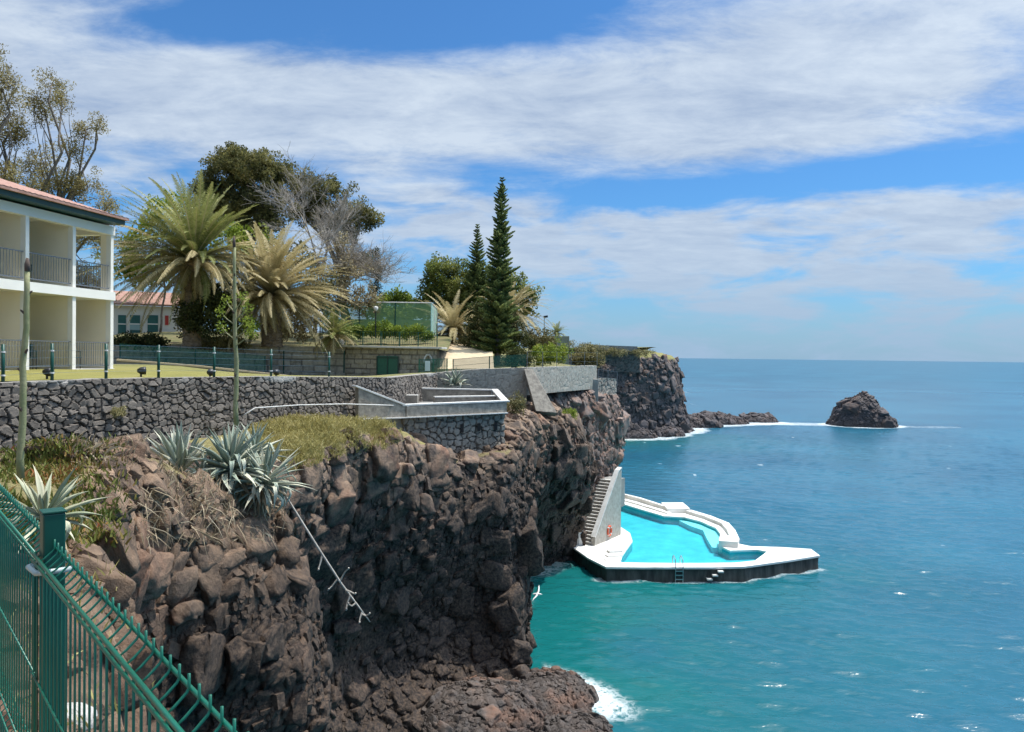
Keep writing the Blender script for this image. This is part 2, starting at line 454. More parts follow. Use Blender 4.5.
n_big = cnoise(.9, 1.7, 8, 8, .60, .25, 3.1)
n_fine = cnoise(3.0, 4.6, 8, 9, .66, .25, 8.7)
dens = math_(nt, 'ADD', math_(nt, 'MULTIPLY', n_big, .60), math_(nt, 'MULTIPLY', n_fine, .40))
lowc = N(nt, 'ShaderNodeCombineXYZ'); nt.links.new(math_(nt, 'MULTIPLY', azi, 7.0), lowc.inputs[0]); nt.links.new(math_(nt, 'MULTIPLY', elv, 24.0), lowc.inputs[1])
nlow = N(nt, 'ShaderNodeTexNoise'); nlow.inputs['Scale'].default_value = 1; nlow.inputs['Detail'].default_value = 8; nlow.inputs['Roughness'].default_value = .58; nlow.inputs['Distortion'].default_value = .3
nt.links.new(lowc.outputs[0], nlow.inputs['Vector'])
lz = N(nt, 'ShaderNodeMapRange', interpolation_type='SMOOTHSTEP'); lz.inputs['From Min'].default_value = .16; lz.inputs['From Max'].default_value = .27
nt.links.new(Z_, lz.inputs['Value'])
mxl = N(nt, 'ShaderNodeMix', data_type='FLOAT'); nt.links.new(lz.outputs[0], mxl.inputs[0]); nt.links.new(math_(nt, 'ADD', math_(nt, 'MULTIPLY', nlow.outputs['Fac'], 1.9), -.38), mxl.inputs[2]); nt.links.new(math_(nt, 'ADD', math_(nt, 'MULTIPLY', dens, 1.55), -.27), mxl.inputs[3])
dens = math_(nt, 'ADD', mxl.outputs[0], acc)
oh = N(nt, 'ShaderNodeMapRange', interpolation_type='SMOOTHSTEP'); oh.inputs['From Min'].default_value = .48; oh.inputs['From Max'].default_value = .75; oh.inputs['To Max'].default_value = .28  # cloud cover above the view, added to whiten the ambient light
nt.links.new(Z_, oh.inputs['Value']); dens = math_(nt, 'ADD', dens, oh.outputs[0])
mr = N(nt, 'ShaderNodeMapRange', interpolation_type='SMOOTHSTEP'); mr.inputs['From Min'].default_value = .40; mr.inputs['From Max'].default_value = .84
nt.links.new(dens, mr.inputs['Value'])
cf = math_(nt, 'MULTIPLY', mr.outputs[0], .93)
# cloud body: whiter where thick and high, bluish grey in thin veils and toward the horizon
ccol = ramp(nt, n_fine, [(.30, (2.3, 2.9, 3.9)), (.66, (3.9, 4.45, 5.1))])
hz = N(nt, 'ShaderNodeMapRange', interpolation_type='SMOOTHSTEP'); hz.inputs['From Min'].default_value = .0; hz.inputs['From Max'].default_value = .26
nt.links.new(Z_, hz.inputs['Value'])
ccol = mixc(nt, hz.outputs[0], (2.75, 3.4, 4.3), ccol)
skyc = mixc(nt, 1.0, sky.outputs[0], (.285, .565, .815), 'MULTIPLY')
col = mixc(nt, cf, skyc, ccol)
# sea-air veil just over the horizon
vl = N(nt, 'ShaderNodeMapRange', interpolation_type='SMOOTHSTEP'); vl.inputs['From Min'].default_value = .0; vl.inputs['From Max'].default_value = .13
vl.inputs['To Min'].default_value = .75; vl.inputs['To Max'].default_value = 0
nt.links.new(Z_, vl.inputs['Value'])
col = mixc(nt, vl.outputs[0], col, (1.9, 2.85, 4.0))
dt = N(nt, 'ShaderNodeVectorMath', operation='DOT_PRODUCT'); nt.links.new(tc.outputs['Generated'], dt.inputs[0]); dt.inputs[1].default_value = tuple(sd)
glow = math_(nt, 'ADD', 1.0, math_(nt, 'MULTIPLY', math_(nt, 'POWER', math_(nt, 'MAXIMUM', dt.outputs['Value'], 0.0), 10.0), 10.0))  # sky brightened around the out-of-view sun, added to fill shaded parts
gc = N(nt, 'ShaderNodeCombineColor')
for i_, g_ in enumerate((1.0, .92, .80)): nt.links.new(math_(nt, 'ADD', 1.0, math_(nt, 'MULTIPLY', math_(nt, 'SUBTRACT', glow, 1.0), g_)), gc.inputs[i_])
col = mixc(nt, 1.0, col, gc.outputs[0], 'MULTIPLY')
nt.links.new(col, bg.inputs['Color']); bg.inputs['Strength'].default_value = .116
wd.cycles.sampling_method = 'MANUAL'; wd.cycles.sample_map_resolution = 512

SC.view_settings.view_transform = 'Standard'; SC.view_settings.look = 'None'
SC.view_settings.exposure = .58; SC.view_settings.gamma = 1

# ------------------------------------------------------------------ cliffs
import bmesh
def _hull(seed, sub):
    """one broken angular block: hull of a jittered box with chipped corners, optionally refined"""
    r = np.random.default_rng(seed); bm_ = bmesh.new()
    for a in (-1, 1):
        for b in (-1, 1):
            for c in (-1, 1):
                p = np.array((a, b, c)) * r.uniform(.55, 1.0, 3)
                if r.random() < .8:
                    for ax in r.permutation(3)[:r.integers(2, 4)]:
                        q = p.copy(); q[ax] *= r.uniform(.25, .75); bm_.verts.new(q)
                else: bm_.verts.new(p)
    bmesh.ops.convex_hull(bm_, input=bm_.verts)
    bmesh.ops.delete(bm_, geom=[v for v in bm_.verts if not v.link_faces], context='VERTS')
    if sub: bmesh.ops.subdivide_edges(bm_, edges=bm_.edges[:], cuts=sub, use_grid_fill=True)
    bmesh.ops.triangulate(bm_, faces=bm_.faces[:]); bm_.verts.index_update()
    V = np.array([v.co[:] for v in bm_.verts]); Fq = np.array([[v.index for v in f.verts] for f in bm_.faces]); bm_.free()
    if sub: V = V * (1 + .12 * fbm(V + seed * 3.1, .9, 2, 4))[:, None] + np.stack([fbm(V + seed, .5, 3, 1), fbm(V + seed, .5, 3, 2), fbm(V + seed, .5, 3, 3)], 1) * .13
    return V, Fq
HULLS = {0: [_hull(i, 0) for i in range(40)], 1: [_hull(100 + i, 2) for i in range(24)], 2: [_hull(200 + i, 4) for i in range(16)]}

def block_field(P, Nn, area, sizes, seed, keep=None):
    """angular blocks set into a surface; sizes: (size, blocks per square metre, how far they stand out, refinement)"""
    r = np.random.default_rng(seed); VV, FF, TT, SM = [], [], [], []; cnt = 0
    for size, per, out, sub in sizes:
        dn = sstep(-.45, .45, fbm(P, size * 5, 2, seed + int(size * 50)))
        w = area * (.18 + dn) * (keep if keep is not None else 1); w = w / w.sum()
        n = int(area.sum() * per); idx = r.choice(len(P), n, p=w)
        for i in idx:
            V, Fq = HULLS[sub][r.integers(len(HULLS[sub]))]
            nn = Nn[i] + r.normal(0, .17, 3); nn /= np.linalg.norm(nn)
            up = np.array((0, 0, 1.0)) + r.normal(0, .2, 3); a = np.cross(up, nn); a /= np.linalg.norm(a) + 1e-9; b = np.cross(nn, a)
            sz = size * np.exp(r.normal(0, .32)) * np.array((r.uniform(.7, 1.25), r.uniform(.55, 1.1), r.uniform(.35, .75))) * .5
            B = np.stack([a, b, nn])
            VV.append((V * sz) @ B + P[i] + Nn[i] * size * out * r.uniform(-1.6, .9)); FF.append(Fq + cnt); cnt += len(V); TT.append(np.full(len(V), r.random())); SM.append(np.full(len(Fq), sub > 0))
    return np.concatenate(VV), np.concatenate(FF), np.concatenate(TT), np.concatenate(SM)

def rough_rock(P, Nn, s=1.0, k=0, crack=1.0):
    """large uneven form of the rock face and a patchy tone; the broken blocks are set on top of it"""
    d = fbm(P, 6 * s, 4, k) * .45 * s + fbm(P * np.array((1, 1, .5)), 1.6 * s, 4, k + 9) * .16 * s + fbm(P, .30 * s, 3, k + 5) * .05 * s
    return d - d.mean(), np.clip(.45 + .5 * fbm(P, 1.2 * s, 3, k + 7), 0, 1)

def resample(C, nu, nv):
    """Catmull-Rom through a control grid C (a,b,3) -> (nu,nv,3), even in arc length of the mid line"""
    def cr(P, t):
        n = len(P); i = np.clip(np.floor(t).astype(int), 0, n - 2); f = (t - i)[:, None, None]
        p0 = P[np.maximum(i - 1, 0)]; p1 = P[i]; p2 = P[i + 1]; p3 = P[np.minimum(i + 2, n - 1)]
        return .5 * ((2 * p1) + (p2 - p0) * f + (2 * p0 - 5 * p1 + 4 * p2 - p3) * f ** 2 + (3 * p1 - p0 - 3 * p2 + p3) * f ** 3)
    def params(C, ax, n):
        seg = np.linalg.norm(np.diff(C, axis=ax), axis=-1).mean(1 - ax)
        cum = np.concatenate([[0], np.cumsum(seg)])
        return np.interp(np.linspace(0, cum[-1], n), cum, np.arange(len(cum)))
    A = cr(C, params(C, 0, nu))
    B = cr(A.transpose(1, 0, 2), params(A, 1, nv)).transpose(1, 0, 2)
    return B

FR = [.0, .1, .25, .45, .65, .85, 1.0, 1.12]
BLK = ((1.1, .22, .04, 2), (.8, 1.0, .10, 2), (.48, 3.6, .15, 1), (.26, 11.0, .22, 0), (.15, 9.0, .25, 0))
def cliff(name, cols, nu, nv, mat, s=1.0, k=0, grassfn=None, label=None, blk=BLK):
    """cols: (x, y, ztop, inland, z_inland, [outward offset at each FR])"""
    pl = np.array([(c[0], c[1]) for c in cols], float)
    tg = np.gradient(pl, axis=0); tg /= np.linalg.norm(tg, axis=1)[:, None]
    nm = np.stack([tg[:, 1], -tg[:, 0]], 1)
    G = []
    for (x, y, zt, inl, zi, off), n in zip(cols, nm):
        row = [(x - n[0] * inl, y - n[1] * inl, zi), (x - n[0] * inl * .45, y - n[1] * inl * .45, zi * .5 + zt * .5 + .1)]
        for f, o in zip(FR, off):
            row.append((x + n[0] * o, y + n[1] * o, zt + (SEA_Z - zt) * f))
        G.append(row)
    S = resample(np.array(G), nu, nv)
    du = np.gradient(S, axis=0); dv = np.gradient(S, axis=1)
    Nn = np.cross(dv, du); Nn /= np.linalg.norm(Nn, axis=2)[..., None] + 1e-9
    # soften normals so neighbouring blocks push the same way
    for _ in range(14):
        Nn[1:-1] = (Nn[:-2] + Nn[1:-1] + Nn[2:]) / 3; Nn[:, 1:-1] = (Nn[:, :-2] + Nn[:, 1:-1] + Nn[:, 2:]) / 3
    Nn /= np.linalg.norm(Nn, axis=2)[..., None] + 1e-9
    P = S.reshape(-1, 3); nn = Nn.reshape(-1, 3)
    d, tone = rough_rock(P, nn, s, k)
    fade = np.ones((nu, nv)); j = np.arange(nv) / nv
    fade *= (.45 + .55 * sstep(.0, .28, j))[None, :]
    d = d.reshape(nu, nv)
    for _ in range(1):
        d[1:-1] = d[:-2] * .25 + d[1:-1] * .5 + d[2:] * .25; d[:, 1:-1] = d[:, :-2] * .25 + d[:, 1:-1] * .5 + d[:, 2:] * .25
    V = P + nn * (d * fade).reshape(-1, 1)
    g = np.zeros(len(V)) if grassfn is None else grassfn(V, nn)
    VG = V.reshape(nu, nv, 3)
    e = np.cross(np.gradient(VG, axis=1), np.gradient(VG, axis=0)); ar = np.linalg.norm(e, axis=2).ravel(); n2 = (e / (np.linalg.norm(e, axis=2)[..., None] + 1e-9)).reshape(-1, 3)
    for _ in range(1): n2 = n2 * .35 + nn * .65
    n2 /= np.linalg.norm(n2, axis=1)[:, None]
    keep = (1 - sstep(.25, .6, g)) * sstep(-15.2, -14.3, V[:, 2]) * np.tile(sstep(.02, .14, np.arange(nv) / nv), nu) + 1e-6
    BV_, BF_, BT_, BS_ = block_field(V, n2, ar * np.clip(keep, 0, 1), [(a_ * s ** .6, b_ / s ** 1.2, c_, d_) for a_, b_, c_, d_ in blk], k + 500)
    gf = grid_faces(nu, nv); gf = np.concatenate([gf[:, [0, 1, 2]], gf[:, [0, 2, 3]]])
    o = mesh_np(name, np.concatenate([V, BV_]), np.concatenate([gf, BF_ + len(V)]), mat,
                attrs={'cell': np.concatenate([tone * .7, BT_]), 'grass': np.concatenate([g, np.zeros(len(BV_))])}, smooth=np.concatenate([np.zeros(len(gf), bool), BS_]))
    tag(o, label, None, None, 'structure')
    return o, V.reshape(nu, nv, 3)

def at(px, py, d): p = W(px, py, d); return (p.x, p.y, p.z)

# outcrop with the agaves (near), from under the fence round to the back of the cove
def oc(x, y, z, inl, zi, off): return (x, y, z, inl, zi, off)
o_near = [0, .25, .6, .9, 1.1, 1.3, 1.6, 1.9]
OUT = [oc(1.6, -1.6, -2.0, 1.2, -1.9, o_near), oc(-.4, 1.9, -2.05, .9, -1.8, o_near), oc(-2.5, 4.6, -2.0, 2.0, -1.4, o_near),
       oc(-4.2, 7.4, -1.85, 2.6, -1.25, [0, .2, .35, .1, -.2, 0, .3, .6]),
       oc(-5.3, 9.8, -1.75, 3.0, -1.5, [0, .25, .2, -.4, -.9, -.6, 0, .5]),
       oc(-5.7, 12.0, -1.75, 3.2, -1.9, [0, .5, .7, .2, -.5, -.4, 0, .5]),
       oc(-5.3, 13.6, -2.45, 3.2, -2.6, [0, .7, 1.1, .9, .4, .4, .7, 1.0]),
       oc(-4.75, 14.9, -2.75, 3.0, -2.7, [0, .5, 1.0, 1.1, .9, .9, 1.2, 1.4]),
       oc(-5.1, 16.2, -2.9, 2.6, -2.7, [0, .4, .6, .5, .3, .3, .6, .9]),
       oc(-6.6, 17.3, -2.9, 2.0, -2.7, [0, .2, .2, -.2, -.5, -.4, .2, .5]),
       oc(-8.6, 18.0, -2.8, 1.4, -2.6, [0, .0, -.2, -.6, -.8, -.6, .2, .5])]
def g_out(V, n):
    m = fbm(V, 1.4, 3, 900)
    return np.clip(sstep(-2.0, -1.6, V[:, 2] + m * .2) * sstep(10.8, 9.3, V[:, 1]) * sstep(6, 7.5, V[:, 1]) * .9
                   + sstep(-.05, .3, m) * sstep(.45, .75, n[:, 2]) * sstep(11, 12.5, V[:, 1]) * .8, 0, 1)
cliff('cliff', OUT, 420, 300, M['rock_brown'], .62, 3, g_out, 'brown lumpy lava outcrop under the agaves beside the green fence', ((.9, .35, .06, 2), (.5, 2.6, .12, 1), (.3, 9.0, .2, 0), (.17, 20.0, .25, 0)))

# main cliff of the cove, from the recess round the terrace promontory to the stairs
u_ = [0, .3, .1, -.7, -1.3, -1.1, -.3, .2]
MAIN = [oc(-11.5, 17.2, -2.7, 1.2, -2.6, [0, .2, .1, -.2, -.3, -.2, 0, .3]), oc(-9.2, 18.6, -2.7, 1.5, -2.6, [0, .2, .1, -.3, -.5, -.4, 0, .3]), oc(-7.6, 20.2, -2.7, 2.2, -2.6, u_),
        oc(*at(283, 458, 21.5), 3.5, -2.5, [0, .5, .3, -.7, -1.4, -1.2, -.4, .1]), oc(*at(330, 436, 24.5), 4, -2.5, [0, .6, .5, -.3, -1.0, -.8, .2, 1.2]),
        oc(*at(380, 424, 27.8), 4, -2.35, [0, .6, .7, .1, -.6, -.4, 1.1, 2.2]), oc(*at(425, 452, 30.6), 3, -3.0, [0, .4, .6, .4, 0, .1, 1.7, 2.8]),
        oc(*at(468, 463, 32.6), 2.6, -4.2, [0, .5, .7, .5, .2, .3, 1.5, 2.4]), oc(*at(503, 460, 33.8), 2.4, -4.2, [0, .3, .6, .8, .9, 1.0, 1.3, 1.7]),
        oc(*at(522, 437, 37), 2.2, -3.2, [0, .2, .3, .4, .3, .1, .2, .6]), oc(*at(530, 424, 41.5), 2.4, -2.9, [0, .1, 0, -.3, -.9, -1.0, -.8, -.6]),
        oc(*at(547, 423, 45.5), 2.4, -2.9, [0, .4, .2, -.5, -1.2, -1.7, -1.8, -1.7]), oc(*at(562, 420, 48.5), 2.2, -2.8, [0, .5, .8, .3, -.6, -1.3, -1.9, -1.8]),
        oc(*at(576, 440, 51.0), 1.8, -3.4, [0, .4, .6, .3, -.3, -.9, -1.4, -1.4]), oc(*at(579, 450, 53.5), 1.6, -3.4, [0, .2, .2, .1, 0, -.2, -.3, 0]), oc(*at(572, 450, 57), 1.5, -3.4, [0]*8)]
def g_main(V, n):
    m = fbm(V, 1.1, 3, 910)
    slope = sstep(.4, .7, n[:, 2]) * sstep(32.5, 29, V[:, 1]) * sstep(-4.6, -3.4, V[:, 2])
    return np.clip(slope * sstep(-.5, 0, m + .45) + .6 * sstep(.55, .8, n[:, 2]) * sstep(.1, .35, m) * sstep(-6, -4, V[:, 2]), 0, 1)
cliff_main, VM = cliff('cliff', MAIN, 680, 300, M['rock'], 1.0, 21, g_main, 'dark basalt cliff below the stone terrace dropping into the cove')

# reddish cliff behind the stairs, under the railed wall
RED = [oc(*at(528, 400, 50.5), 1.5, -2.4, [0, .1, 0, 0, 0, 0, 0, 0]), oc(*at(556, 396, 53.0), 2.5, -2.2, [0, .5, .8, 1.0, 1.1, 1.1, 1.2, 1.4]), oc(*at(584, 394, 56.0), 2.5, -2.2, [0, .5, .7, .9, .9, .8, .8, 1.0]),
       oc(*at(606, 396, 60.0), 2.0, -2.3, [0, .4, .6, .5, .2, -.2, -.4, 0]), oc(*at(614, 398, 65.0), 2.0, -2.0, [0, .2, .2, 0, -.4, -.4, 0, .4]), oc(5.5, 74, -2.2, 2, -1.6, [0, .2, .2, 0, 0, 0, .2, .4]), oc(0, 86, -2, 2, -1.4, [0]*8)]
cliff('cliff', RED, 300, 150, M['rock_red'], .9, 33, None, 'reddish brown rock face under the railed grey wall behind the stairs')

# far headland
HEAD = [oc(2, 118, -1.0, 6, .5, [0]*8), oc(10, 128, .3, 6, 1.4, [0, .2, .4, .6, .8, 1, 1.5, 2]), oc(*at(606, 364, 132), 6, 1.8, [0, .5, .8, 1.2, 1.6, 2, 2.6, 3.4]), oc(*at(632, 359, 134), 6, 2.0, [0, .4, .7, 1.0, 1.2, 1.6, 2.4, 3.2]),
        oc(*at(654, 353, 136.5), 6, 2.2, [0, .6, .9, .9, .8, 1.0, 1.6, 2.4]), oc(*at(668, 358, 141), 6, 1.9, [0, .6, 1.2, 1.6, 1.8, 2.4, 3.6, 4.6]),
        oc(*at(671, 358, 150), 6, 1.6, [0, .6, 1.2, 1.8, 2.4, 3.2, 4.6, 5.6]), oc(29.5, 166, 1.2, 6, 1.2, [0, .6, 1.2, 1.8, 2.4, 3.2, 4.4, 5.4]), oc(20, 185, 1, 6, 1.2, [0, .4, .8, 1, 1.2, 1.6, 2, 3]), oc(-5, 200, 1, 6, 1.2, [0]*8)]
def g_head(V, n):
    return np.clip(sstep(.3, .65, n[:, 2]) * sstep(-2.5, -.2, V[:, 2] + fbm(V, 3, 3, 930)) * .95, 0, 1)
cliff('cliff', HEAD, 460, 150, M['rock_far'], 1.9, 47, g_head, 'tall dark headland with a green cap at the far end of the bay')

def boulder(name, c, size, mat, n=64, s=.5, k=0, shape=None, label=None, cat='rock', group=None, blk=True):
    """rock as a displaced dome"""
    nu, nv = n * 2, n
    th = np.linspace(0, 2 * np.pi, nu); ph = np.linspace(-.5 * np.pi * .6, .5 * np.pi, nv)
    T, Fi = np.meshgrid(th, ph, indexing='ij')
    U = np.stack([np.cos(T) * np.cos(Fi), np.sin(T) * np.cos(Fi), np.sin(Fi)], -1).reshape(-1, 3)
    P = U * np.array(size)
    if shape: P = shape(P, U)
    P = P + np.array(c)
    d, tone = rough_rock(P, U, s, k, .9)
    V = P + U * d[:, None]
    V = V.reshape(nu, nv, 3); V[-1] = V[0]; V[:, -1] = V[:, -1].mean(0)
    V = V.reshape(-1, 3) - np.array(c)
    gf = grid_faces(nu, nv); gf = np.concatenate([gf[:, [0, 1, 2]], gf[:, [0, 2, 3]]]); tn = tone * .7; sm = np.zeros(len(gf), bool)
    if blk:
        VG = V.reshape(nu, nv, 3); e = np.cross(np.gradient(VG, axis=0), np.gradient(VG, axis=1)); ar = np.linalg.norm(e, axis=2).ravel()
        BV_, BF_, BT_, BS_ = block_field(V, U, ar, [(a_ * s, b_ / s ** 2, c_, d_) for a_, b_, c_, d_ in (BLK[:4] if size[0] > 4 else BLK[1:])], int(k) + 700)
        gf = np.concatenate([gf, BF_ + len(V)]); V = np.concatenate([V, BV_]); tn = np.concatenate([tn, BT_]); sm = np.concatenate([sm, BS_])
    o = mesh_np(name, V, gf, mat, attrs={'cell': tn, 'grass': np.zeros(len(V))}, smooth=sm)
    o.location = c
    return tag(o, label, cat, group)

# sea stack
sx = PL(871, 427, SEA_Z)
def stack_shape(P, U):
    Q = P.copy()
    x = P[:, 0] / 7.2
    peak = np.interp(x, [-1.05, -.78, -.55, -.1, .05, .22, .5, .8, 1.05], [.3, .62, .82, .95, 1.08, .92, .66, .36, .1])
    Q[:, 2] = P[:, 2] * peak
    return Q
boulder('sea_stack', (sx.x, sx.y + 4, SEA_Z - .3), (7.3, 5.4, 7.0), M['rock_far'], 90, 1.1, 71, stack_shape, 'jagged dark sea stack standing alone in open water', 'sea stack')
# low reef rocks off the headland
for (px, py, wx, hz_, lab) in ((690, 427, 7.0, 2.6, 'flat dark reef rock joined to the headland foot'), (715, 424, 7.5, 2.4, 'long low reef rock in the middle of the chain off the headland'), (759, 422, 4.6, 1.6, 'outermost small reef rock washed by white foam')):
    p = PL(px, py, SEA_Z)
    boulder('reef_rock', (p.x, p.y + 2, SEA_Z - .2), (wx, 4, hz_), M['rock_far'], 50, 1.0, 80 + px, None, lab, 'rock', 'reef rocks off the headland')
for (px, py, r, lab) in ((637, 438, 2.2, 'grey boulder at the waterline under the dark headland face'), (660, 436, 2.6, 'low ledge boulder at the corner of the headland foot')):
    p = PL(px, py, SEA_Z)
    boulder('shore_boulder', (p.x, p.y + 1, SEA_Z - .2), (r * 1.8, r, r * .8), M['rock_far'], 40, .8, 60 + px, None, lab, 'boulder', 'boulders at the headland foot')
# ledges at the foot of the promontory
for (x, y, sz, lab) in ((1.5, 31.0, (1.9, 2.6, .85), 'low brown rock ledge washed by foam at the cliff foot'), (-1.0, 29.4, (2.6, 2.6, 1.1), 'dark grey rock hump at the foot of the cove cliff'), (2.6, 28.2, (1.4, 1.8, .6), 'flat black rock beside the foam below the cliff')):
    boulder('shore_rock', (x, y, SEA_Z - .2), sz, M['rock_shore'], 70, .5, int(90 + x * 10), None, lab, 'rock', 'rocks at the cove cliff foot')

# ------------------------------------------------------------------ sea
def axis(segs):
    out = []
    for a, b, n in segs: out += list(np.linspace(a, b, n, endpoint=False))
    return np.array(out + [segs[-1][1]])
xs = axis([(-60000, -800, 10), (-800, -60, 12), (-60, -2, 16), (-2, 34, 230), (34, 110, 170), (110, 800, 40), (800, 60000, 14)])
ys = axis([(-800, 0, 10), (0, 24, 12), (24, 75, 330), (75, 190, 190), (190, 800, 60), (800, 60000, 24)])
GX, GY = np.meshgrid(xs, ys, indexing='ij')
P2 = np.stack([GX.ravel(), GY.ravel()], 1)
zz = np.zeros(len(P2)); rs = np.random.default_rng(5)
for i in range(44):
    lam = np.exp(rs.uniform(np.log(.5), np.log(2.8))); a = rs.normal(-1.75, .42); kk = 2 * np.pi / lam
    ph = P2[:, 0] * math.cos(a) * kk + P2[:, 1] * math.sin(a) * kk + rs.uniform(0, 6.28)
    zz += np.sin(ph) * .0118 * lam ** .97
dist = np.hypot(P2[:, 0], P2[:, 1])
zz *= sstep(260, 60, dist)
zz *= .46

def polydist(P, line):
    d = np.full(len(P), 1e9)
    for a, b in zip(line[:-1], line[1:]):
        a = np.array(a); b = np.array(b); ab = b - a
        t = np.clip(((P - a) @ ab) / (ab @ ab), 0, 1)
        d = np.minimum(d, np.linalg.norm(P - (a + t[:, None] * ab), axis=1))
    return d
shore = [tuple(x[:2]) for x in VM[::20, 245]]
d_main = polydist(P2, shore)
head_line = [(12, 131), (17, 130), (24, 132), (29, 138), (35, 148), (38, 166), (30, 185)]
d_head = polydist(P2, head_line)
reef_line = [tuple(PL(x, y, SEA_Z).xy) for x, y in ((680, 428), (720, 425), (775, 423))]
d_reef = polydist(P2, reef_line)
d_stack = np.hypot((P2[:, 0] - sx.x) / 7.6, (P2[:, 1] - sx.y - 4) / 6.2)
P3 = np.concatenate([P2, np.zeros((len(P2), 1))], 1)
nz1 = fbm(P3 + 50, 3.0, 4, 700); nz2 = fbm(P3, 9, 3, 720)
pool_line = [tuple(PL(x, y, SEA_Z).xy) for x, y in ((600, 580), (650, 581), (740, 581), (820, 569))]
d_pool = polydist(P2, pool_line)
ledge = np.hypot(((P2[:, 0] - 2.9) * .8 + (P2[:, 1] - 31.6) * .6) / .95, ((P2[:, 1] - 31.6) * .8 - (P2[:, 0] - 2.9) * .6) / 2.1)
shal = np.clip(np.exp(-(d_main / 5.0) ** 1.3) * 1.0 + .25 * np.exp(-np.hypot(P2[:, 0] - 10, P2[:, 1] - 36) / 10) + .6 * np.exp(-d_head / 16) * (P2[:, 1] < 140) + .25 * np.exp(-d_pool / 4) + .30 * np.exp(-d_main / 16), 0, 1)
shal = np.clip(shal * (1 + .45 * nz2), 0, 1)
foam = sstep(1.0, .1, d_main + nz1 * .8) * .5 * sstep(-.3, .5, nz2)
foam += sstep(1.75, .75, ledge + nz1 * .35) * (P2[:, 0] > 1.5)
foam += sstep(1.6, .2, d_head - 2.6 + nz1 * .8) * .9 + sstep(4.6, 2.6, d_reef + nz1 * 1.2) * .9
foam += sstep(1.28, 1.02, d_stack + nz1 * .10) * .9
streak = np.hypot((P2[:, 0] - PL(800, 424, SEA_Z).x) / 14, (P2[:, 1] - PL(800, 424, SEA_Z).y) / 5)
foam += sstep(1.0, .3, streak + nz1 * .25) * .75
streak2 = np.hypot((P2[:, 0] - PL(925, 427, SEA_Z).x) / 8, (P2[:, 1] - PL(925, 427, SEA_Z).y) / 3)
foam += sstep(1.0, .3, streak2 + nz1 * .5) * .35
foam += sstep(.55, .1, d_pool + nz1 * .25) * .6
cap = fbm(P3 * np.array((1, 1.6, 1)), 2.2, 3, 770)
foam += sstep(1.22, 1.5, cap) * .8 * (dist > 60) * (dist < 1500)
m, nt, b = newmat('sea_water')
v = coords(nt)
sh = attr(nt, 'shallow')
deep = mixc(nt, ramp(nt, noise(nt, v, .035, 4), [(.35, (0,0,0)), (.65, (1,1,1))]), (.009, .076, .13), (.02, .118, .182))
c = mixc(nt, ramp(nt, sh, [(.05, (0,0,0)), (.75, (1,1,1))]), deep, (.005, .105, .106))
wv = noise(nt, v, 1.3, 6, .65)
fn = noise(nt, v, 1.5, 9, .70); fa = attr(nt, 'foam')
fil = math_(nt, 'SUBTRACT', 1.0, math_(nt, 'MULTIPLY', math_(nt, 'ABSOLUTE', math_(nt, 'SUBTRACT', fn, .5)), 11.0), True)
blot = ramp(nt, noise(nt, v, 3.4, 9, .74), [(.44, (0,0,0)), (.60, (1,1,1))])
fo = math_(nt, 'MAXIMUM', math_(nt, 'MULTIPLY', math_(nt, 'POWER', fa, 2.0), blot), math_(nt, 'MULTIPLY', fa, fil), True)
c = mixc(nt, fo, c, (.66, .69, .69))
nt.links.new(c, b.inputs['Base Color']); b.inputs['IOR'].default_value = 1.333; b.inputs['Specular IOR Level'].default_value = .36
gp = N(nt, 'ShaderNodeNewGeometry'); gs = N(nt, 'ShaderNodeSeparateXYZ'); nt.links.new(gp.outputs['Position'], gs.inputs[0])
rd_ = N(nt, 'ShaderNodeMapRange'); rd_.inputs['From Min'].default_value = 70; rd_.inputs['From Max'].default_value = 600; rd_.inputs['To Min'].default_value = .19; rd_.inputs['To Max'].default_value = .35
nt.links.new(gs.outputs[1], rd_.inputs['Value'])
rg = N(nt, 'ShaderNodeMapRange'); nt.links.new(rd_.outputs[0], rg.inputs['To Min']); rg.inputs['To Max'].default_value = .8
nt.links.new(fo, rg.inputs['Value']); nt.links.new(rg.outputs[0], b.inputs['Roughness'])
mp = N(nt, 'ShaderNodeMapping'); mp.inputs['Scale'].default_value = (.7, 1.5, 1); mp.inputs['Rotation'].default_value = (0, 0, R(18))
nt.links.new(v, mp.inputs[0])
hgt = math_(nt, 'ADD', math_(nt, 'MULTIPLY', noise(nt, mp.outputs[0], 1.3, 4, .55), .5), math_(nt, 'MULTIPLY', noise(nt, mp.outputs[0], .22, 4, .55), 1.2))
bump(nt, b, hgt, 1.0, .17)
M['sea'] = m
def inside(P, poly):
    c = np.zeros(len(P), bool); n = len(poly)
    for i in range(n):
        (x0, y0), (x1, y1) = poly[i], poly[i - 1]
        if y0 == y1: continue
        c ^= ((y0 > P[:, 1]) != (y1 > P[:, 1])) & (P[:, 0] < (x1 - x0) * (P[:, 1] - y0) / (y1 - y0) + x0)
    return c
pool_poly = [tuple(PL(x, y, -13.1).xy) for x, y in ((588, 556), (610, 565), (745, 565), (800, 556), (745, 545), (728, 524), (689, 511), (640, 504), (619, 498), (600, 502))]
zz = np.where(inside(P2, pool_poly), -1.2, zz)          # no sea under the pool basin
V = np.stack([P2[:, 0], P2[:, 1], SEA_Z + zz], 1)
sea = mesh_np('sea', V, grid_faces(len(xs), len(ys)), M['sea'], attrs={'shallow': shal, 'foam': np.clip(foam, 0, 1)}, smooth=True)
tag(sea, 'teal to deep blue rippled ocean reaching the horizon', kind='structure')

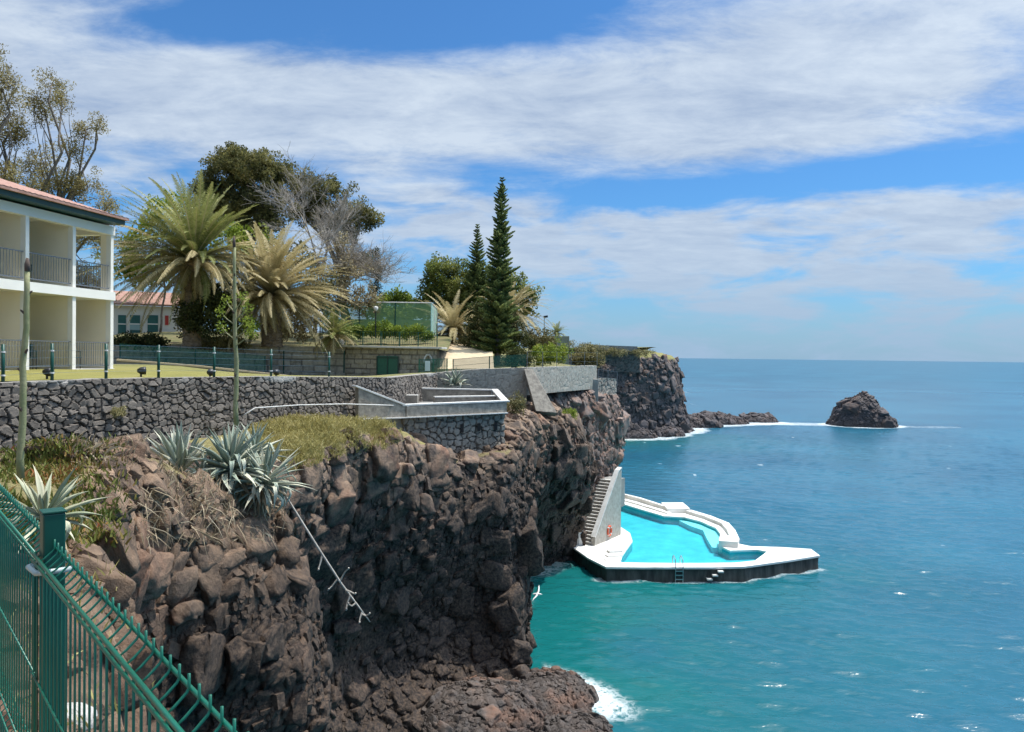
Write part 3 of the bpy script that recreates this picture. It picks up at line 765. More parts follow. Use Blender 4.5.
# ------------------------------------------------------------------ ground
CTRL = [(at(0, 380, 19)), (at(100, 378, 21)), (at(270, 377, 28)), (at(25, 368.5, 26)), (at(110, 368, 29.5)), (at(300, 378.5, 33)), (at(117, 364, 38)), (at(300, 378, 44)),
        at(345, 377, 51), at(437, 375, 50), at(455, 372, 46), at(525, 368.5, 47), at(597, 367, 57), (8, 64, -.8), (-10, 80, .6), (-25, 100, 1.5), (0, 110, .5), (12, 135, 1.5), (26, 145, 2.0), (24, 165, 1.4), (-60, 60, 1), (-60, 150, 3), (-150, 40, 1), (-150, 200, 6), (-20, 10, -.6), (-40, 0, -.6), (-30, 35, -.4)]
CT = np.array(CTRL)
def gz(x, y):
    x = np.asarray(x, float); y = np.asarray(y, float)
    w = 1 / ((x[..., None] - CT[:, 0]) ** 2 + (y[..., None] - CT[:, 1]) ** 2 + 1.0) ** 1.6
    return (w * CT[:, 2]).sum(-1) / w.sum(-1)
WALLP = [at(-260, 400, 13.0), at(-120, 391, 15.6), at(0, 383, 18.5), at(100, 379, 20.8), at(190, 377.5, 23.6), at(270, 376.5, 26.6), at(330, 377, 29.6), at(392, 377.5, 33.2)]
edge = [(0, -40), (6, -24), (WALLP[0][1], WALLP[0][0])] + [(p[1], p[0]) for p in WALLP[1:]] + [(44.8, -4.45), (45.5, -4.2), (45.9, -1.8), (46.5, .8), (47, 1.0), (56.6, 6.2), (60.5, 7.9), (66, 7.0), (76, 4.0), (88, -2), (100, -8), (116, -1), (124, 5), (130, 12), (134, 20), (138, 25), (146, 28), (156, 28), (166, 26), (185, 16), (200, -6), (260, -60)]
ey = np.array([e[0] for e in edge]); ex = np.array([e[1] for e in edge])
ro = np.unique(np.concatenate([np.arange(2, 70, .5), np.arange(70, 260, 2)]))
tt = np.linspace(0, 1, 60) ** 2.0
XE = np.interp(ro, ey, ex) - .25
GXX = XE[:, None] + (-170 - XE[:, None]) * tt[None, :]; GYY = np.repeat(ro[:, None], 60, 1)
ZZ = gz(GXX, GYY) - .02
gv = np.stack([GXX, GYY, ZZ], -1).reshape(-1, 3)
m, nt, b = newmat('lawn_and_scrub')
v = coords(nt); geo = N(nt, 'ShaderNodeSeparateXYZ'); nt.links.new(v, geo.inputs[0])
far = N(nt, 'ShaderNodeMapRange'); far.inputs['From Min'].default_value = 30; far.inputs['From Max'].default_value = 46
nt.links.new(geo.outputs[1], far.inputs['Value'])
lw = ramp(nt, noise(nt, v, .7, 5), [(.35, (.185, .172, .034)), (.65, (.245, .218, .055))])
sc_ = ramp(nt, noise(nt, v, .5, 6), [(.35, (.10, .11, .03)), (.65, (.22, .19, .08))])
nt.links.new(mixc(nt, far.outputs[0], lw, sc_), b.inputs['Base Color']); b.inputs['Roughness'].default_value = .95
bump(nt, b, noise(nt, v, 30, 5), .8, .05)
g = mesh_np('ground', gv, grid_faces(len(ro), 60), m, smooth=True)
tag(g, 'yellow green lawn and scrub land on top of the cliffs', kind='structure')

# standing ground under the camera, inside the fence
mb = MB(); mb.prism([(-.6, 1.0), (-2.2, 3.0), (-5.4, 7.0), (-9.0, 12.4), (-14.0, 13.6), (-34, 12), (-34, -9), (2.2, -9), (2.2, -2.0)], -3.4, -1.78)
tag(mb.build('footpath', M['soil']), 'dry earth footpath behind the green mesh fence', kind='structure')

# ------------------------------------------------------------------ walls of displaced stones
def arcpts(pts, step):
    pts = np.array(pts, float); L = np.concatenate([[0], np.cumsum(np.linalg.norm(np.diff(pts[:, :2], axis=0), axis=1))])
    n = max(2, int(L[-1] / step)); t = np.linspace(0, L[-1], n)
    return t, np.stack([np.interp(t, L, pts[:, i]) for i in range(pts.shape[1])], 1)

def stone_wall(name, path, mat, depth, step=.05, stone=.42, rnd=1.0, amp=.07, cap=.35, parent=None, k=0, courses=False, plaster=None, batter=.0, label=None, cat=None):
    """path rows: x, y, ztop, zbottom. Front face is the right-hand side of the path; returns the object"""
    t, Q = arcpts(path, step)
    n = len(t); hmax = (Q[:, 2] - Q[:, 3]).max(); nvv = max(4, int(hmax / step))
    tg = np.gradient(Q[:, :2], axis=0); tg /= np.linalg.norm(tg, axis=1)[:, None]; nm = np.stack([tg[:, 1], -tg[:, 0]], 1)
    vv = np.linspace(0, 1, nvv)
    Z = Q[:, 2:3] + (Q[:, 3:4] - Q[:, 2:3]) * vv[None, :]
    T = np.repeat(t[:, None], nvv, 1)
    L2 = np.stack([T.ravel(), Z.ravel(), np.zeros(T.size)], 1)
    if courses:
        hh = stone * .55; row = np.floor(L2[:, 1] / hh); off = _hash(row.astype(int), row.astype(int) * 0, row.astype(int) * 0, k) * stone
        colm = np.floor((L2[:, 0] + off) / stone)
        fx = (L2[:, 0] + off) / stone - colm; fy = L2[:, 1] / hh - row
        e = np.minimum(np.minimum(fx, 1 - fx) * stone, np.minimum(fy, 1 - fy) * hh)
        crack = sstep(0, .05, e + .012 * vnoise(L2, .15, k)); r = np.stack([_hash(colm.astype(int), row.astype(int), row.astype(int) * 0, k + s_) for s_ in range(3)], 1)
        d = (r[:, 0] - .5) * amp * 1.2 - (1 - crack) * amp
    else:
        w = L2 + np.stack([vnoise(L2, .5, k + 3), vnoise(L2, .5, k + 4), np.zeros(len(L2))], 1) * .085
        w = w * np.array((1, 1.35, 1)); w[:, 2] = .5 * stone
        f1, f2, r, v = vor(w, stone, k, .8 * rnd)
        crack = sstep(.0, .15, f2 - f1)
        d = (r[:, 0] - .5) * amp - (1 - crack) * amp * 1.2 + (v[:, 0] * (r[:, 1] - .5) + v[:, 1] * (r[:, 2] - .5)) * amp
    d += fbm(L2, .3, 3, k + 9) * amp * .22
    pl = np.zeros(len(L2))
    if plaster is not None: pl = plaster(L2, (Q[:, 2:3] - Z).ravel()); crack = np.maximum(crack, pl); d = d * (1 - .8 * pl) + pl * amp * .3
    d = d.reshape(n, nvv) + batter * (Q[:, 2:3] - Z)
    V = np.stack([Q[:, 0:1] + nm[:, 0:1] * d, Q[:, 1:2] + nm[:, 1:2] * d, Z], -1)
    # top cap running back
    nb = max(3, int(cap / step)); B = []
    for j in range(nb, 0, -1):
        o = -cap * j / nb
        B.append(np.stack([Q[:, 0] + nm[:, 0] * o, Q[:, 1] + nm[:, 1] * o, Q[:, 2] + .015 * vnoise(np.stack([t, t * 0 + j, t * 0], 1), .3, k)], 1))
    Bk = np.stack([Q[:, 0] - nm[:, 0] * cap, Q[:, 1] - nm[:, 1] * cap, Q[:, 3]], 1)
    A = np.concatenate([Bk[:, None], np.stack(B, 1), V], 1)
    nv2 = A.shape[1]; z = np.zeros((n, nb + 1))
    pad = lambda a, v0: np.concatenate([z + v0, a.reshape(n, nvv)], 1).ravel()
    o = mesh_np(name, A.reshape(-1, 3), grid_faces(n, nv2)[:, ::-1], mat, parent,
                attrs={'cell': pad(r[:, 1], .6), 'crack': pad(crack, 1), 'grass': pad(pl, .45)})
    if cat: tag(o, label, cat)
    return o

def wp(p, zb): return (p[0], p[1], p[2], zb)
lw_path = [wp(WALLP[0], -3.6), wp(WALLP[1], -3.4), wp(WALLP[2], -3.2)] + [wp(p, -3.1) for p in WALLP[3:]] + [wp(at(437, 373, 44.8), -3.1)]
def pl_main(L2, dz):
    return np.clip(sstep(.22, .02, dz + .10 * vnoise(L2, .8, 5)) * sstep(-.2, .4, fbm(L2, 2.2, 2, 55)), 0, 1)
stone_wall('lava_stone_wall', lw_path, M['drystone'], .5, .035, .25, 1, .065, .5, k=5, plaster=pl_main, batter=.06, label='long dark lava stone retaining wall below the lawn', cat='wall')

# block retaining wall with the hut door
BW = [at(60, 348, 43.5), at(117, 345.5, 45.5), at(200, 345, 48), at(345, 347, 52)]
bw1 = [(p[0], p[1], p[2], gz(p[0], p[1]) - .6) for p in BW]
BW2 = [at(345, 347, 52), at(437, 349, 50)]
bw2 = [(p[0], p[1], p[2], -2.0) for p in BW2]
stone_wall('garden_wall', bw1, M['ashlar'], .4, .09, .75, k=11, amp=.05, courses=True, cap=.4, label='long coursed grey block garden wall below the palms', cat='wall')
hut = thing('stone_hut', 'low stone block hut with a green door below the hedge', 'hut', at(391, 376, 51))
IH = inv(hut)
def into(o, I):
    o.data.transform(I); return o
into(stone_wall('wall', [bw2[0], bw2[1]], M['ashlar'], .4, .07, .6, k=12, amp=.06, courses=True, cap=.4, parent=hut), IH)
mb = MB(); a, c_ = Vector(BW2[0]), Vector(BW2[1]); mb.bar(a + Vector((-.2, -.1, .06)), c_ + Vector((.5, -.12, .06)), 1.0, .12)
into(mb.build('coping', M['conc_pale'], hut, bevel=.01), IH)
def on_hut(px, py, out=.1):
    """point on the hut's front plane"""
    d = ray(px, py); n = Vector((c_.y - a.y, -(c_.x - a.x), 0)).normalized(); q = a + n * out
    return d * (q.dot(n) / d.dot(n))
mb = MB(); p0, p1 = on_hut(377, 377), on_hut(398, 377); zt = on_hut(387, 356).z
mb.wall(p0, p1, p0.z, zt, p1.z, zt, .06); dr = into(mb.build('door', M['fence'], hut, bevel=.008), IH)
mb = MB()
for t_ in (0, .5, 1):
    q = p0.lerp(p1, t_); mb.bar(Vector((q.x, q.y - .06, p0.z)), Vector((q.x, q.y - .06, zt)), .07, .05, Vector((0, 1, 0)))
for z_ in (p0.z + .15, zt - .12): mb.bar(Vector((p0.x, p0.y - .06, z_)), Vector((p1.x, p1.y - .06, z_)), .05, .07)
into(mb.build('door_frame', M['darkgreen'], dr), IH)
mb = MB(); q = on_hut(428, 358, .16)
mb.tube([(q.x - .26, q.y, q.z - .3), (q.x - .22, q.y, q.z), (q.x - .1, q.y, q.z + .2), (q.x + .1, q.y, q.z + .2), (q.x + .22, q.y, q.z), (q.x + .26, q.y, q.z - .3)], .06, 6)
into(mb.build('arch_trim', M['white'], hut), IH)

# garden terrace behind the block walls
def back(p, dx, dy, dz): return (p[0] + dx, p[1] + dy, p[2] + dz)
rows = []
for p in (BW[0], BW[1], BW[2], BW[3], BW2[1], at(446, 352, 54)):
    rows.append([(p[0], p[1] + .2, p[2] - .05)] + [(p[0] * (1 + .012 * s_), p[1] + s_, p[2] - .05 + dz) for s_, dz in ((1, .1), (4, .35), (9, .8), (16, 1.3), (26, 1.6), (40, 2.0))])
RW = np.array(rows); rr = resample(RW, 60, 40); rr[..., 2] += fbm(rr.reshape(-1, 3), 2, 3, 5).reshape(60, 40) * .08 * np.minimum(np.arange(40), 5)[None, :] / 5
gt = mesh_np('ground', rr.reshape(-1, 3), grid_faces(60, 40)[:, ::-1], M['garden'], smooth=True)
tag(gt, 'planted garden ground above the block wall', kind='structure')
# gravel court rising to the trees
mb = MB()
q = [at(430, 369, 50.2), at(494, 368.5, 50.4), at(492, 345, 66), at(436, 342, 66)]
q2 = [Vector(v_) + Vector((0, 0, -.5)) for v_ in q]
mb.add(q + q2, [(0, 1, 2, 3), (4, 7, 6, 5), (0, 4, 5, 1), (1, 5, 6, 2), (2, 6, 7, 3), (3, 7, 4, 0)])
tag(mb.build('gravel_slope', M['gravel']), 'sloping pale gravel yard beside the conifer', kind='structure')
mb = MB(); ramp_p = [at(117, 360.5, 39.5), at(200, 367, 41), at(300, 378, 43)]
for a_, b_ in zip(ramp_p[:-1], ramp_p[1:]):
    mb.wall(a_, b_, a_[2] - 1.2, a_[2], b_[2] - 1.2, b_[2], .5)
tag(mb.build('kerb_wall', M['conc']), 'low sloping kerb wall beside the lawn, topped with a pale strip', 'wall')
kw = bpy.data.objects['kerb_wall']; mb = MB()
for a_, b_ in zip(ramp_p[:-1], ramp_p[1:]):
    mb.bar(Vector(a_) + Vector((0, 0, .04)), Vector(b_) + Vector((0, 0, .04)), .62, .09)
mb.build('coping', M['gravel'], kw)

# ------------------------------------------------------------------ terrace on the promontory
ter = thing('stone_terrace', 'stone viewing terrace with pale coping on the rock promontory', 'terrace', at(455, 420, 34))
IT = inv(ter)
A_, B_, C_ = Vector(at(357, 387, 30.4)), Vector(at(404, 405, 31.9)), Vector(at(505, 401, 35.2))
D_ = Vector(at(495, 390, 40)); E_ = Vector(at(405, 388, 40))
parts = MB()
parts.wall(A_, B_, -2.9, A_.z - .05, -2.65, B_.z - .05, .26)
parts.wall(B_ + Vector((.05, -.02, 0)), C_, -2.62, B_.z - .055, -2.62, C_.z - .055, .26)
parts.wall(C_ + Vector((-.05, 0, 0)), D_, -2.62, C_.z - .058, -2.3, D_.z - .06, .26)
parts.wall(E_, D_ + Vector((-.2, 0, 0)), -2.6, E_.z - .05, -2.6, D_.z - .05, .24)
parts.wall(Vector(at(434, 397, 37)), Vector(at(496, 396, 38)), -2.7, Vector(at(434, 397, 37)).z, -2.7, Vector(at(496, 396, 38)).z, .3)
parts.wall(Vector(at(406, 396, 36)), Vector(at(418, 396, 36)), -2.7, at(406, 395, 36)[2], -2.7, at(406, 395, 36)[2], .5)
into(parts.build('parapet', M['conc_rough'], ter), IT)
cp = MB()
for a_, b_ in ((A_, B_), (B_, C_), (C_, D_), (E_, D_)):
    d_ = (b_ - a_).normalized() * .16
    cp.bar(a_ - d_, b_ + d_, .34 if a_ is not E_ else .3, .075)
for pz in ((434, 397, 37, 496, 396, 38), (406, 395.5, 36, 418, 395.5, 36)):
    cp.bar(at(*pz[:3]), at(*pz[3:]), .36, .07)
into(cp.build('coping', M['conc_pale'], ter, bevel=.012), IT)
lg = MB(); n_ = Vector((C_.y - B_.y, -(C_.x - B_.x), 0)).normalized() * .1
lg.bar(Vector((B_.x, B_.y, -2.63)) + n_, Vector((C_.x, C_.y, -2.63)) + n_, .32, .045)
n2 = Vector((B_.y - A_.y, -(B_.x - A_.x), 0)).normalized() * .1
lg.bar(Vector((A_.x, A_.y, -2.6)) + n2, Vector((B_.x, B_.y, -2.63)) + n2, .32, .045)
into(lg.build('string_course', M['conc_pale'], ter), IT)
into(stone_wall('base_wall', [(B_.x - 1.6, B_.y + 1.3, -2.67, -5.2), (B_.x, B_.y, -2.67, -5.2), (C_.x, C_.y, -2.67, -5.2)], M['terrace_stone'], .3, .045, .36, 1, .08, .3, ter, 15, batter=.03), IT)
into(stone_wall('side_wall', [(C_.x - .02, C_.y + .05, -2.67, -5.0), (D_.x, D_.y, -2.67, -4.5)], M['terrace_stone'], .3, .08, .36, 1, .07, .3, ter, 16), IT)
fl = MB(); fl.prism([(A_.x, A_.y + .3), (B_.x, B_.y + .15), (C_.x - .1, C_.y + .1), (D_.x, D_.y), (E_.x, E_.y), (A_.x - .4, E_.y)], -3.2, -2.45)
into(fl.build('floor', M['conc'], ter), IT)
for t_ in (.55, .72, .9):
    q = B_.lerp(C_, t_) + n_ * .4; dh = MB(); dh.box((q.x - .07, q.y - .1, -3.4), (q.x + .07, q.y + .1, -3.05)); into(dh.build('drain_slot', M['black_metal'], ter), IT)

# grey walls to the right of the terrace
W1 = [at(437, 372.5, 45.0), at(480, 369, 45.8), at(527, 367.5, 46.4)]
stone_wall('rubble_wall', [(p[0], p[1], p[2], -2.9) for p in W1], M['cement_stone'], .4, .08, .5, k=17, amp=.02, cap=.4, label='grey cemented rubble wall between the terrace and the conifer', cat='wall')
W2 = [at(527, 367.5, 46.5), at(560, 366.5, 51.5), at(597, 365.5, 57.5)]
stone_wall('rubble_wall', [(p[0], p[1], p[2], -2.4) for p in W2], M['cement_stone'], .4, .09, .55, k=18, amp=.014, cap=.4, label='grey wall along the edge of the reddish cliff with a wire railing', cat='wall')
W3 = [at(597, 372, 57.6), at(617, 373, 61.5)]
stone_wall('rubble_wall', [(p[0], p[1], p[2] - .45, -3.0) for p in W3], M['terrace_stone'], .4, .09, .5, k=19, amp=.06, cap=.4, label='short low wall at the outer end of the railed cliff edge', cat='wall')
mb = MB(); q = at(591, 392, 57.2); mb.box((q[0] - .5, q[1] - .4, -3.4), (q[0] + .5, q[1] + .4, at(591, 379, 57.2)[2]))
tag(mb.build('concrete_pier', M['conc'], bevel=.03), 'square concrete pier built against the low end of the grey wall', 'pier')
# buttress running down the rock
bt = MB(); P_ = [Vector(at(524, 369, 45.9)), Vector(at(533, 369, 46.0)), Vector(at(557, 413, 44.6)), Vector(at(536, 411, 44.4))]
bk = [p + Vector((0, 1.2, -.3)) for p in P_]
bt.add(P_ + bk, [(0, 3, 2, 1), (4, 5, 6, 7), (0, 1, 5, 4), (1, 2, 6, 5), (2, 3, 7, 6), (3, 0, 4, 7)])
tag(bt.build('sloping_buttress', M['conc_rough'], bevel=.03), 'steep grey concrete buttress running down the rock below the wall', 'buttress')

# railings on the far walls
def railing(name, pts, h, label, cat='railing', mat='grey_metal', every=1.2, bars=3, net=None, pr=.03, wr=.012, group=None, infill=False):
    """posts and wires along 3-D points"""
    root = thing(name, label, cat, pts[0], group); I = inv(root)
    t, Q = arcpts(pts, every)
    for p in Q:
        mb = MB(); mb.tube([p, p + np.array((0, 0, h))], pr, 6); into(mb.build('post', M[mat], root), I)
    w = MB()
    for j in range(bars):
        z_ = h * (j + 1) / bars - .02
        for a_, b_ in zip(Q[:-1], Q[1:]): w.tube([a_ + np.array((0, 0, z_)), b_ + np.array((0, 0, z_))], wr, 4)
    if infill:
        t2, Q2 = arcpts(pts, infill)
        for p in Q2: w.tube([p + np.array((0, 0, .06)), p + np.array((0, 0, h - .02))], wr * .8, 4)
    into(w.build('rail', M[mat], root), I)
    if net:
        s_ = MB()
        for a_, b_ in zip(Q[:-1], Q[1:]):
            s_.add([a_ + np.array((0, 0, .04)), b_ + np.array((0, 0, .04)), b_ + np.array((0, 0, h)), a_ + np.array((0, 0, h))], [(0, 1, 2, 3)])
        into(s_.build('mesh_panel', M[net], root), I)
    return root
railing('wire_railing', [(p[0], p[1], p[2]) for p in W2], 1.0, 'thin grey wire railing on the wall above the reddish cliff', mat='grey_metal', bars=3, every=2.0, pr=.02, wr=.006)
railing('post_railing', [at(598, 384, 57.6), at(617, 386, 61.5)], 1.15, 'thin grey post railing on the short low wall at the cliff corner', mat='grey_metal', bars=2, every=1.1, pr=.025)

# ------------------------------------------------------------------ fences of the lawn and garden
fpts = [at(-60, 386, 17.6), at(3, 383.5, 18.75), at(52, 380.5, 19.85), at(106, 378.5, 21.1), at(158.5, 377.5, 22.6), at(214, 377, 24.5), at(271, 376.5, 26.9), at(329, 376.5, 29.8)]
root = thing('wire_fence', 'dark green post and wire fence along the lawn edge', 'fence', fpts[0]); I = inv(root)
for p in fpts:
    mb = MB(); mb.tube([(p[0], p[1], p[2] - .15), (p[0], p[1], p[2] + .97)], .042, 8); ps = into(mb.build('post', M['fence_b'], root, True), I)
    for z_ in (.2, .78):
        mb = MB(); mb.tube([(p[0], p[1], p[2] + z_ - .02), (p[0], p[1], p[2] + z_ + .02)], .052, 8); into(mb.build('clip', M['white'], ps), I)
wr_ = MB()
for a_, b_ in zip(fpts[:-1], fpts[1:]):
    for z_ in (.2, .4, .6, .78, .93): wr_.tube([(a_[0], a_[1], a_[2] + z_), (b_[0], b_[1], b_[2] + z_)], .0035, 4)
into(wr_.build('wire', M['steel'], root), I)
# lawn floodlights
def floodlight():
    r = thing('floodlight', '', 'floodlight')
    mb = MB(); mb.tube([(0, 0, 0), (0, 0, .12)], .03, 8); mb.build('stake', M['black_metal'], r)
    mb = MB(); mb.tube([(-.1, -.02, .2), (-.02, 0, .2), (.06, .01, .2), (.12, .02, .2)], [.05, .105, .12, .125], 12); h = mb.build('lamp_head', M['black_metal'], r, True)
    mb = MB(); mb.tube([(.119, .02, .2), (.127, .02, .2)], .108, 12); mb.build('lens', M['steel'], h)
    return r
fl0 = None
for i, (px, py, d_, lab) in enumerate(((47, 379, 20.4, 'round black floodlight on the lawn in front of the white building corner'), (141, 377.5, 23.0, 'round black floodlight on the open lawn between two fence posts'), (210, 377.5, 25.2, 'small black floodlight right against a green fence post'), (276, 377.5, 28.2, 'farthest black floodlight near the end of the lawn'))):
    o = fl0 if fl0 and i == 0 else (floodlight() if fl0 is None else copy_tree(fl0))
    fl0 = fl0 or o
    p = W(px, py, d_); o.location = (p.x, p.y, gz(p.x, p.y) - .03); o.rotation_euler = (0, 0, .5 * i); tag(o, lab, 'floodlight', 'floodlights on the lawn')

railing('mesh_fence', [at(120, 361, 42.5), at(200, 366, 44.6), at(265, 372, 46.2)], .98, 'dark green mesh fence in front of the block garden wall', 'fence', 'fence_b', 2.2, 2, 'net', .04)
railing('mesh_fence', [(p[0], p[1] - .25, p[2] - 1.75) for p in (at(285, 347, 50.2), at(345, 347, 51.6))], 1.5, 'green post fence on the lower strip before the hut corner', 'fence', 'fence_b', 2.0, 3, None, .05)
railing('mesh_fence', [at(345, 345, 52.4), at(437, 347, 50.5)], .98, 'dark green railing on top of the stone hut', 'fence', 'fence_b', 1.0, 2, None, .04, .016, infill=.16)
railing('mesh_fence', [at(419, 374, 49.2), at(447, 373, 49.4)], .95, 'bright green panel fence at the hut corner beside the small agave', 'fence', 'fence', .6, 2, 'net', .04, .016, infill=.14)
railing('mesh_fence', [at(453, 372, 46.8), at(490, 369, 47.2), at(525, 367, 47.6)], .8, 'low green mesh fence on the grey wall under the conifer', 'fence', 'fence_b', 1.3, 2, 'net', .035)
mb = MB(); q = at(427.5, 366, 48.9); mb.box((q[0] - .16, q[1] - .02, q[2] - .32), (q[0] + .16, q[1] + .02, q[2] + .32))
tag(mb.build('notice_board', simple('pale_notice', (.50, .62, .66), (.58, .68, .70), 4, .6), bevel=.006), 'small pale blue notice board on the bright green panel fence', 'notice board')
# handrail pipe on the lava wall
hr = thing('handrail', 'thin pale handrail fixed to the lava stone wall', 'handrail', at(255, 409, 24.5)); I = inv(hr)
mb = MB(); mb.tube([at(244, 415, 24.0), at(255, 408, 24.3), at(300, 405, 26.3), at(345, 404, 28.6), at(398, 405.5, 31.7)], .021, 8); into(mb.build('pipe', M['conc_pale'], hr, True), I)
for t_ in ((255, 408, 24.3), (300, 405, 26.3), (345, 404, 28.6)):
    p = W(*t_); mb = MB(); mb.tube([p, p + Vector((-.25, .3, -.03))], .018, 6); into(mb.build('bracket', M['steel'], hr), I)

# ------------------------------------------------------------------ tennis court cage, hedge, lamp
cg = thing('court_cage', 'tall green mesh court cage above the hedge', 'cage', at(385, 336, 57)); I = inv(cg)
c0, c1, c2 = Vector(at(322, 334, 58)), Vector(at(431, 334, 58)), Vector(at(437, 336, 66))
zt = at(400, 302.5, 58)[2]
mb = MB(); mb.add([c0, c1, (c1.x, c1.y, zt), (c0.x, c0.y, zt)], [(0, 1, 2, 3)]); into(mb.build('front_screen', M['screen'], cg), I)
mb = MB(); mb.add([c1, c2, (c2.x, c2.y, zt), (c1.x, c1.y, zt)], [(0, 1, 2, 3)]); into(mb.build('side_screen', M['screen_pale'], cg), I)
b0 = Vector((c0.x - 1.5, c2.y, c0.z))
mb = MB(); mb.box((b0.x, c2.y, c0.z - .5), (c2.x, c2.y + .08, c0.z + (zt - c0.z) * .62)); into(mb.build('back_screen', simple('green_court_wall', (.22, .30, .12), (.18, .26, .10), 1, .8), cg), I)
for t_ in (0, .34, .67, 1):
    q = c0.lerp(c1, t_); mb = MB(); mb.tube([(q.x, q.y, q.z - .3), (q.x, q.y, zt)], .05, 6); into(mb.build('post', M['screen_pale'] if t_ == 1 else M['fence_b'], cg), I)
for t_ in (.5, 1):
    q = c1.lerp(c2, t_); mb = MB(); mb.tube([(q.x, q.y, q.z - .3), (q.x, q.y, zt)], .05, 6); into(mb.build('post', M['conc_pale'], cg), I)
mb = MB(); mb.tube([(c0.x, c0.y, zt), (c1.x, c1.y, zt), (c2.x, c2.y, zt)], .05, 6); into(mb.build('top_rail', M['conc_pale'], cg), I)

def lamp(name, base, h, label, r=.05):
    o = thing(name, label, 'street lamp', base)
    mb = MB(); mb.tube([(0, 0, 0), (0, 0, h)], [r, r * .7], 8); mb.build('pole', M['black_metal'], o)
    mb = MB(); mb.tube([(0, 0, h), (0, 0, h + .1), (0, 0, h + .3), (0, 0, h + .36)], [.06, .14, .17, .03], 10); mb.build('lantern', M['conc_pale'], o, True)
    return o
lamp('garden_lamp', at(375.5, 338, 54), 1.9, 'slim garden lamp standing in front of the court cage')
lamp('garden_lamp', at(320, 345, 51.5), 1.9, 'slim dark garden lamp beside the pale boulder and the small palm')
lm = thing('street_lamp', 'tall thin street lamp against the sky beyond the trees', 'street lamp', at(544, 344, 110)); h_ = at(544, 317, 110)[2] - lm.location.z
mb = MB(); mb.tube([(0, 0, -1), (0, 0, h_)], [.07, .05], 6); mb.build('pole', M['grey_metal'], lm)
mb = MB(); mb.bar((-.1, 0, h_), (.5, 0, h_ + .1), .25, .3); mb.build('lantern', M['black_metal'], lm)
boulder('boulder', at(332, 343, 51.6), (.85, .5, .35), simple('pale_boulder', (.52, .48, .42), (.38, .34, .29), 4, .9, .6, 12), 30, .3, 5, None, 'pale boulder on the garden wall beside the small palm', 'boulder', None, False)

# ------------------------------------------------------------------ foliage makers
def leaves(centres, normals, size, n_per, spread, tones, aspect=1.6, seed=0, up=.0):
    """small leaf quads round each centre -> V, F, tone"""
    r = np.random.default_rng(seed); C = np.repeat(centres, n_per, 0); m_ = len(C)
    off = r.normal(0, 1, (m_, 3)); off /= np.linalg.norm(off, axis=1)[:, None] + 1e-9; off *= (r.random(m_) ** .45)[:, None] * spread
    P = C + off
    d = r.normal(0, 1, (m_, 3)) + off / spread * .9 + np.array((0, 0, up)); d /= np.linalg.norm(d, axis=1)[:, None]
    s_ = np.cross(d, r.normal(0, 1, (m_, 3))); s_ /= np.linalg.norm(s_, axis=1)[:, None] + 1e-9
    L = size * r.uniform(.6, 1.3, m_)[:, None]; w = L / aspect
    V = np.stack([P - d * L * .5, P + s_ * w * .5, P + d * L * .5, P - s_ * w * .5], 1).reshape(-1, 3)
    Fq = np.arange(m_ * 4).reshape(-1, 4)
    tn = np.clip(np.repeat(tones, n_per) + r.normal(0, .10, m_), 0, 1)
    return V, Fq, tn

def crown_obj(name, root, lobes, mat, clump, leaf, n_per, dens, seed, aspect=1.6, up=.3, shell=.55, base_tone=.5):
    """lobes: (cx,cy,cz, rx,ry,rz) in the tree's frame; clumps fill each lobe's outer volume"""
    r = np.random.default_rng(seed); CC = []; TN = []
    for lb in lobes:
        c = np.array(lb[:3]); rad = np.array(lb[3:6])
        n = max(6, int(dens * (rad[0] * rad[1] + rad[1] * rad[2] + rad[0] * rad[2]) / clump ** 2))
        u = r.normal(0, 1, (n, 3)); u /= np.linalg.norm(u, axis=1)[:, None]
        k = shell + (1 - shell) * r.random(n); p = c + u * rad * k[:, None] * (1 + .16 * r.normal(0, 1, n))[:, None]
        CC.append(p); TN.append(np.clip(base_tone + r.normal(0, .22, n), 0, 1))
    CC = np.concatenate(CC); TN = np.concatenate(TN)
    V, Fq, tn = leaves(CC, None, leaf, n_per, clump, TN, aspect, seed + 1, up)
    return mesh_np(name, V, Fq, mat, root, fattrs={'tone': tn}), CC

def limb(mb, a, b, r0, r1, wob, r, n=5, sides=6):
    a = np.array(a, float); b = np.array(b, float); L = np.linalg.norm(b - a); pts = []
    for i in range(n + 1):
        t = i / n; p = a + (b - a) * t
        if 0 < i < n: p = p + r.normal(0, 1, 3) * wob * L
        p = p + np.array((0, 0, .06 * L * math.sin(math.pi * t))); pts.append(p)
    mb.tube(pts, [r0 + (r1 - r0) * i / n for i in range(n + 1)], sides)
    return pts

